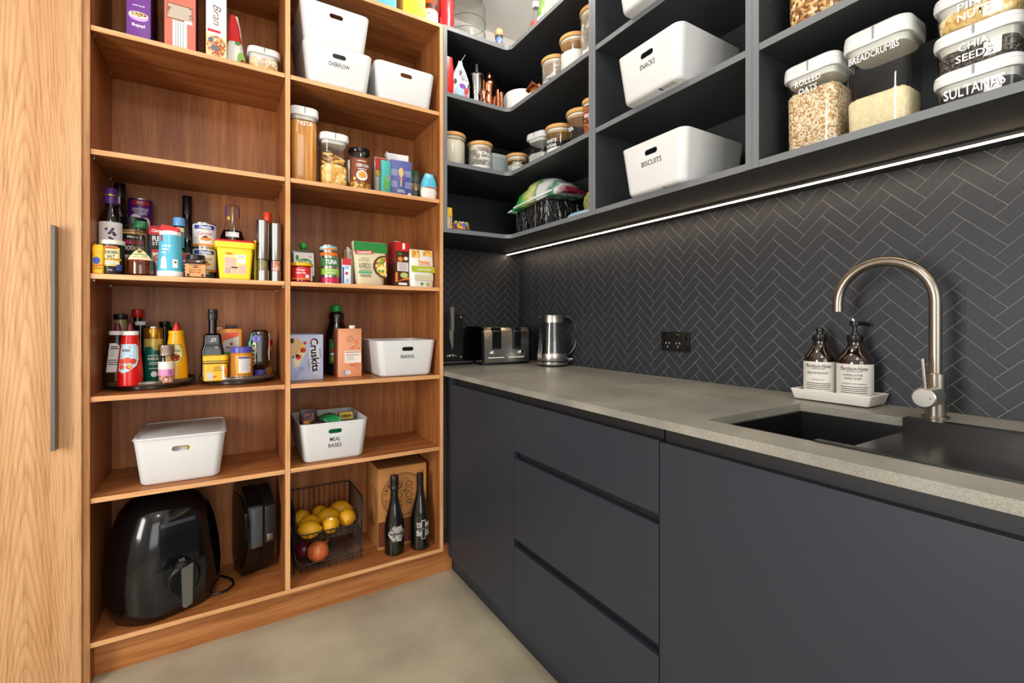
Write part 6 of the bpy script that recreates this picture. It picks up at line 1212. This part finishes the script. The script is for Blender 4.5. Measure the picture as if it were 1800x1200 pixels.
# ================================================================== worktop things
Z = .8996
t = thing('knife_block', 'black magnetic knife stand beside the toaster', 'knife block', (.962, 2.165, Z))
ST = P('stand_black', '#17181a', rough=.18, spec=.6)
G().box(-.075, -.006, .024, .078, .006, .250, .001).o('front_panel', ST, t, sm=0); G().box(-.075, .05, .024, .078, .06, .250, .001).o('rear_panel', ST, t, sm=0); G().box(-.09, -.03, 0, .125, .085, .013, .001).o('base', P('stand_base', '#0e0e0f', rough=.3), t, sm=0); G().box(-.09, -.0305, .013, .125, .085, .0165).o('base_plate', STEEL, t, sm=0); G().box(-.07, -.005, .0165, .073, .059, .024).o('foot', BLACKP, t, sm=0)
for x, z in ((.066, .238), (.066, .038)): G().lathe([(.0045, 0), (.0045, .002), (.003, .003)], seg=12).mod(lambda c: Vector((c.x+x, -.006-c.z, c.y+z))).o('screw', CHROME, t)
text('A', .008, .010, PW, t, -.010, .046, -.0065); patch(-.002, .006, .041, .051, PW, t, 'logo_square', y=-.0062, n=1); lines(.009, .030, (.050, .044), .003, PW, t, y=-.0062, jit=.1); lines(.012, .042, (.0445,), .002, PW, t, y=-.0062, jit=.1)
t = thing('kitchen_knife', 'steel kitchen knife held on the black knife stand', 'knife', (.975, 2.158, Z+.17))
G().prism([(-.008, 0), (-.012, .003), (-.013, -.002), (-.011, -.04), (.003, -.096), (.008, -.075), (.009, 0)], -.002, -.0005, 'y').o('blade', P('blade_steel', '#b8b4b0', rough=.3, metal=.9), t, sm=0)
G().prism([(-.008, 0), (-.0115, .003), (-.007, .012), (-.007, .06), (-.013, .108), (-.010, .114), (.006, .122), (.008, .118), (.007, .06), (.009, 0)], -.012, 0, 'y').o('handle', P('handle_pale_steel', '#a8a39e', rough=.35, metal=.85), t, sm=0)
# toaster
t = thing('toaster', 'four slice brushed steel toaster with black sides on the worktop', 'toaster', (1.232, 2.152, Z), -4)
sec = [(-.115, .012), (-.115, .165), (-.105, .182), (-.085, .190), (.085, .190), (.105, .182), (.115, .165), (.115, .012)]
TS = P('toaster_steel', '#aba7a1', rough=.24, metal=1)
G().prism([(a, b) for a, b in sec], -.125, .125, 'x').o('shell', TS, t, sm=40)
sb_ = [(a*1.015, b+(.0015 if b > .05 else 0)) for a, b in sec]
G().prism(sb_, -.138, -.125, 'x').o('side_panel', BLACKG, t, sm=40); G().prism(sb_, .125, .138, 'x').o('side_panel', BLACKG, t, sm=40); G().box(-.132, -.11, 0, .132, .11, .0125, .002).o('base', BLACKP, t)
for x in (-.057, .055):
    g = G(); g.rrect([(0, .025, .052, .010), (.002, .025, .052, .010)]).mod(lambda c: Vector((c.x+x, -.1155-c.z, c.y+.130))); s_ = g.o('lever_slot', BLACKG, t); g = G(); g.prism([(-.025, -.1165), (.025, -.1165), (.025, -.1075), (-.025, -.1075)], .17, .186, 'z').mod(lambda c: Vector((c.x+x, c.y+.003, c.z))); g.o('slot_top', BLACKG, s_, sm=0)
    G().box(x-.020, -.125, .163, x+.020, -.1155, .172, .002).o('lever', P('lever_grey', '#55575a', rough=.25, metal=.8), s_); G().box(x-.012, -.119, .083, x+.012, -.117, .087).o('lever_mark', P('lever_grey', '#55575a'), s_, sm=0)
    xx = x-.022 if x < 0 else x+.022
    k = G().lathe([(.0125, 0), (.0125, .004), (.0105, .012), (.009, .013)], seg=24).mod(lambda c: Vector((c.x+xx, -.1155-c.z, c.y+.060))).o('knob', CHROME, t); G().box(xx-.001, -.1295, .061, xx+.001, -.1283, .069).o('pointer', BLACK, k, sm=0)
    lines(x-.05, x+.045, (.036,), .0045, PW, t, y=-.1155, jit=.05); 
for x in (-.066, -.026, .026, .066): G().box(x-.013, -.075, .1903, x+.013, .075, .1908).o('bread_slot', BLACK, t, sm=0)
# kettle
t = thing('kettle', 'glass and steel electric kettle with black handle on the worktop', 'kettle', (1.385, 1.868, Z), -32)
G().lathe([(.076, 0), (.077, .002), (.077, .008)], seg=44).o('base_foot', BLACKP, t); G().lathe([(.077, .008), (.0775, .010), (.0775, .021), (.075, .022)], seg=44).o('base', STEEL, t); G().lathe([(.0735, .022), (.0735, .027)], seg=44).o('base_gap', BLACKP, t)
G().lathe([(.0755, .027), (.076, .028), (.0745, .062), (.074, .063)], seg=48).o('lower_band', STEEL, t); G().lathe([(.074, .063), (.0605, .212)], seg=48, cap0=False, cap1=False).o('glass', clear('kettle_glass', '#e2e8e8', .35), t)
G().lathe([(.0720, .0635), (.0668, .122)], seg=40).o('water', clear('kettle_water', '#c8d4d6', .25), t); G().lathe([(.0605, .212), (.058, .246), (.0585, .2475), (.055, .249)], seg=48).o('upper_band', STEEL, t); G().lathe([(.054, .248), (.045, .252), (.02, .255)], seg=32).o('lid', BLACKP, t)
G().prism([(-.016, .243), (.016, .243), (.008, .235), (-.008, .235)], -.068, -.05, 'y').mod(lambda c: Matrix.Rotation(R(-100), 3, 'Z') @ c).o('spout', STEEL, t, sm=0)
hp = [(.058, 0, .24), (.085, 0, .236), (.106, 0, .215), (.117, 0, .18), (.119, 0, .14), (.112, 0, .10), (.098, 0, .072), (.080, 0, .055)]
G().tube(hp, [.0115, .0125, .012, .0112, .0108, .0095, .008, .006], 10).o('handle', P('kettle_handle', '#151517', rough=.35), t)
G().box(.076, -.010, .030, .098, .010, .036, .002).o('switch', P('switch_white', '#cfd4d6', rough=.3), t); G().box(.070, -.012, .022, .09, .012, .030).o('switch_base', BLACKP, t); G().lathe([(.03, .064), (.03, .067)], seg=24).o('element', CHROME, t)
# power outlet
t = thing('power_outlet', 'black double power outlet on the herringbone tiles', 'outlet', (1.4745, 1.2005, 1.039), -90)
G().box(-.0635, -.009, -.037, .0635, 0, .037, .002).o('plate', BLACKP, t); G().box(.050, -.0105, -.034, .0615, -.0085, .034, .0008).o('side_module', BLACKG, t)
for x in (-.032, .016):
    G().box(x-.010, -.0115, .012, x+.010, -.009, .031, .001).o('switch', P('switch_black', '#0a0a0b', rough=.3), t)
    for dx, rt in ((-.0075, 35), (.0075, -35)): G().box(-.0045, -.0004, -.0016, .0045, .0001, .0016).mod(lambda c: Matrix.Rotation(R(rt+90), 3, 'Y') @ c + Vector((x+dx, -.0093, -.006))).o('socket_slot', P('socket_pale', '#a8a8a8'), t, sm=0)
    G().box(x-.0014, -.0097, -.024, x+.0014, -.0092, -.015).o('socket_slot', P('socket_pale', '#a8a8a8'), t, sm=0)
G().box(.009, -.0119, .026, .023, -.0116, .028).o('switch_light', P('switch_green', '#1f8a6a', emit=.4), t, sm=0)
# soap tray and bottles
t = thing('soap_tray', 'white rectangular ceramic tray holding the two soap bottles', 'tray', (1.409, .618, Z), -90); CER = P('white_ceramic', '#e8e6e0', rough=.3)
G().rrect([(.003, .088, .047, .005), (.005, .090, .049, .006), (.029, .0965, .0555, .007), (.030, .096, .055, .007), (.030, .0915, .0505, .006), (.012, .089, .048, .005)], seg=4).o('tray', CER, t)
for x in (-.07, .07):
    for y_ in (-.03, .03): G().lathe([(.006, 0), (.006, .0035)], cx=x, cy=y_, seg=12).o('foot', P('foot_dark', '#2a2a2a'), t)
AMB = P('amber_dark', '#1c0a05', rough=.08, coat=.7, spec=.7)
def soap(label, y_, h0, pump):
    t = thing('soap_bottle', label, 'bottle', (1.4085, y_, Z+.0125), -72)
    r = .0405 if pump else .0385; s = .98
    prof = [(r-.004, 0), (r, .005), (r, .098*s), (r-.003, .110*s), (r-.012, .124*s), (.019, .136*s), (.0155, .146*s), (.0155, .152*s)]
    G().lathe(prof, seg=40).o('glass', AMB, t); patch(-.075, .055, .006, .094, P('soap_label', '#d6d4cc', rough=.6), t, rad=r+.0002, n=26)
    text('Murchison-Hume.', .064, .0105, BLACK, t, 0, .083, rad=r+.0008, shear=.35); lines(-.018, .022, (.075,), .0012, BLACK, t, rad=r+.0007)
    if pump: text('SUPERLATIVE', .042, .0055, BLACK, t, -.002, .066, rad=r+.0008); text('HAND SOAP', .036, .0055, BLACK, t, -.002, .0575, rad=r+.0008); text('AUSTRALIAN WHITE GRAPEFRUIT', .056, .003, BLACK, t, 0, .044, rad=r+.0008)
    else: text('HEIRLOOM DISH SOAP', .052, .0055, BLACK, t, -.002, .064, rad=r+.0008); text('ORIGINAL FIG', .030, .003, BLACK, t, 0, .046, rad=r+.0008)
    lines(-.032, .032, (.036, .031, .026, .021), .0016, BLACK, t, rad=r+.0007, jit=.05); lines(-.012, .010, (.011,), .0014, BLACK, t, rad=r+.0007)
    G().lathe([(.0175, .149), (.018, .150), (.018, .166), (.0165, .168)], seg=24).o('collar', BLACKP, t)
    if pump:
        p = G().lathe([(.009, .168), (.009, .173), (.005, .174), (.005, .190), (.0115, .192), (.0125, .203), (.0115, .204), (.0075, .204), (.0075, .2025)], seg=20).o('pump', BLACKP, t); G().tube([(0, 0, .197), (.02, .028, .198), (.028, .040, .192)], [.0065, .005, .0035], 8).o('spout', BLACKP, p); G().tube([(-.002, -.004, .203), (-.005, -.004, .211)], .0022, 6).o('soap_drop', PW, p)
    else: G().lathe([(.008, .168), (.008, .176), (.0095, .178), (.0095, .184), (.006, .186)], seg=20).o('nozzle', BLACKP, t)
soap('amber dish soap bottle with push cap, left on the white tray', .662, 0, False); soap('amber hand soap bottle with pump, right on the white tray', .577, 0, True)
# tap
NIC = P('brushed_nickel', '#9c958a', rough=.28, metal=1)
t = thing('kitchen_tap', 'brushed nickel gooseneck kitchen tap at the sink', 'tap', (1.360, .400, Z))
G().lathe([(.0245, 0), (.0245, .005), (.021, .006)], seg=36).o('base_ring', NIC, t); G().lathe([(.0190, .005), (.0190, .098), (.0175, .1)], seg=36).o('body', NIC, t)
pts = [(0, 0, .1), (0, 0, .18), (0, 0, .255)]+[(0, .098-.098*math.cos(R(a)), .262+.098*math.sin(R(a))) for a in range(0, 181, 9)]+[(0, .196, .255)]
G().tube(pts, .0115, 20).o('spout', NIC, t, sm=60); G().lathe([(.0108, 0), (.0118, .001), (.0118, .016)], seg=24).mod(lambda c: Vector((c.x, c.y+.196, c.z+.240))).o('aerator', NIC, t)
mx = G().lathe([(.0215, 0), (.0215, .055), (.019, .0575)], seg=36).mod(lambda c: Vector((-.012-c.z, c.y, c.x+.05))).o('mixer', P('mixer_face', '#b4b2ac', rough=.3, metal=.9), t)
G().tube([(-.058, 0, .068), (-.062, .004, .135)], .0042, 10).o('lever', NIC, mx); G().ball((-.0697, -.012, .05), (.0005, .0015, .0015), 8, 6).o('dot', P('dot_dark', '#444444'), mx)
# sink bowl and drainer
t = thing('sink_bowl', 'black undermount sink bowl let into the stone worktop', 'sink', (0, 0, 0)); SK = P('sink_black', '#0c0d0f', rough=.35)
g = G(); a = [(.903, -.176), (1.306, -.176), (1.306, .665), (.903, .665)]; b = [(.915, -.164), (1.294, -.164), (1.294, .653), (.915, .653)]
g.loft([[(x, y_, .8800) for x, y_ in a], [(x, y_, .66) for x, y_ in a], [(x, y_, .65) for x, y_ in a]], cap0=False); g.loft([[(x, y_, .8800) for x, y_ in b], [(x, y_, .68) for x, y_ in b]], cap0=False)
for i in range(4):
    j = (i+1) % 4; vs = [g.b.verts.new((x, y_, .88)) for x, y_ in (a[i], a[j], b[j], b[i])]; g.b.faces.new(vs)
g.o('bowl', SK, t, sm=0); G().lathe([(.04, .6805), (.042, .682), (.03, .683)], cx=1.1, cy=.5, seg=28).o('drain', STEEL, t)
t = thing('drainer_tray', 'black steel drainer tray sitting across the right of the sink', 'tray', (0, 0, 0)); DR = P('drainer_black', '#3d3c3b', rough=.26, metal=.75)
g = G().box(.917, -.16, .866, 1.2925, .436, .871); g.o('plate', DR, t, sm=0)
G().box(1.289, -.16, .871, 1.2925, .436, .9005).o('back_wall', DR, t, sm=0); G().box(1.289, -.16, .9002, 1.318, .436, .9022).o('back_flange', DR, t, sm=0); G().box(.904, -.16, .9002, .922, .436, .9030).o('front_flange', P('drainer_rail', '#2b2a29', rough=.3, metal=.5), t, sm=0); G().box(.917, -.16, .871, .920, .436, .9005).o('front_wall', DR, t, sm=0)
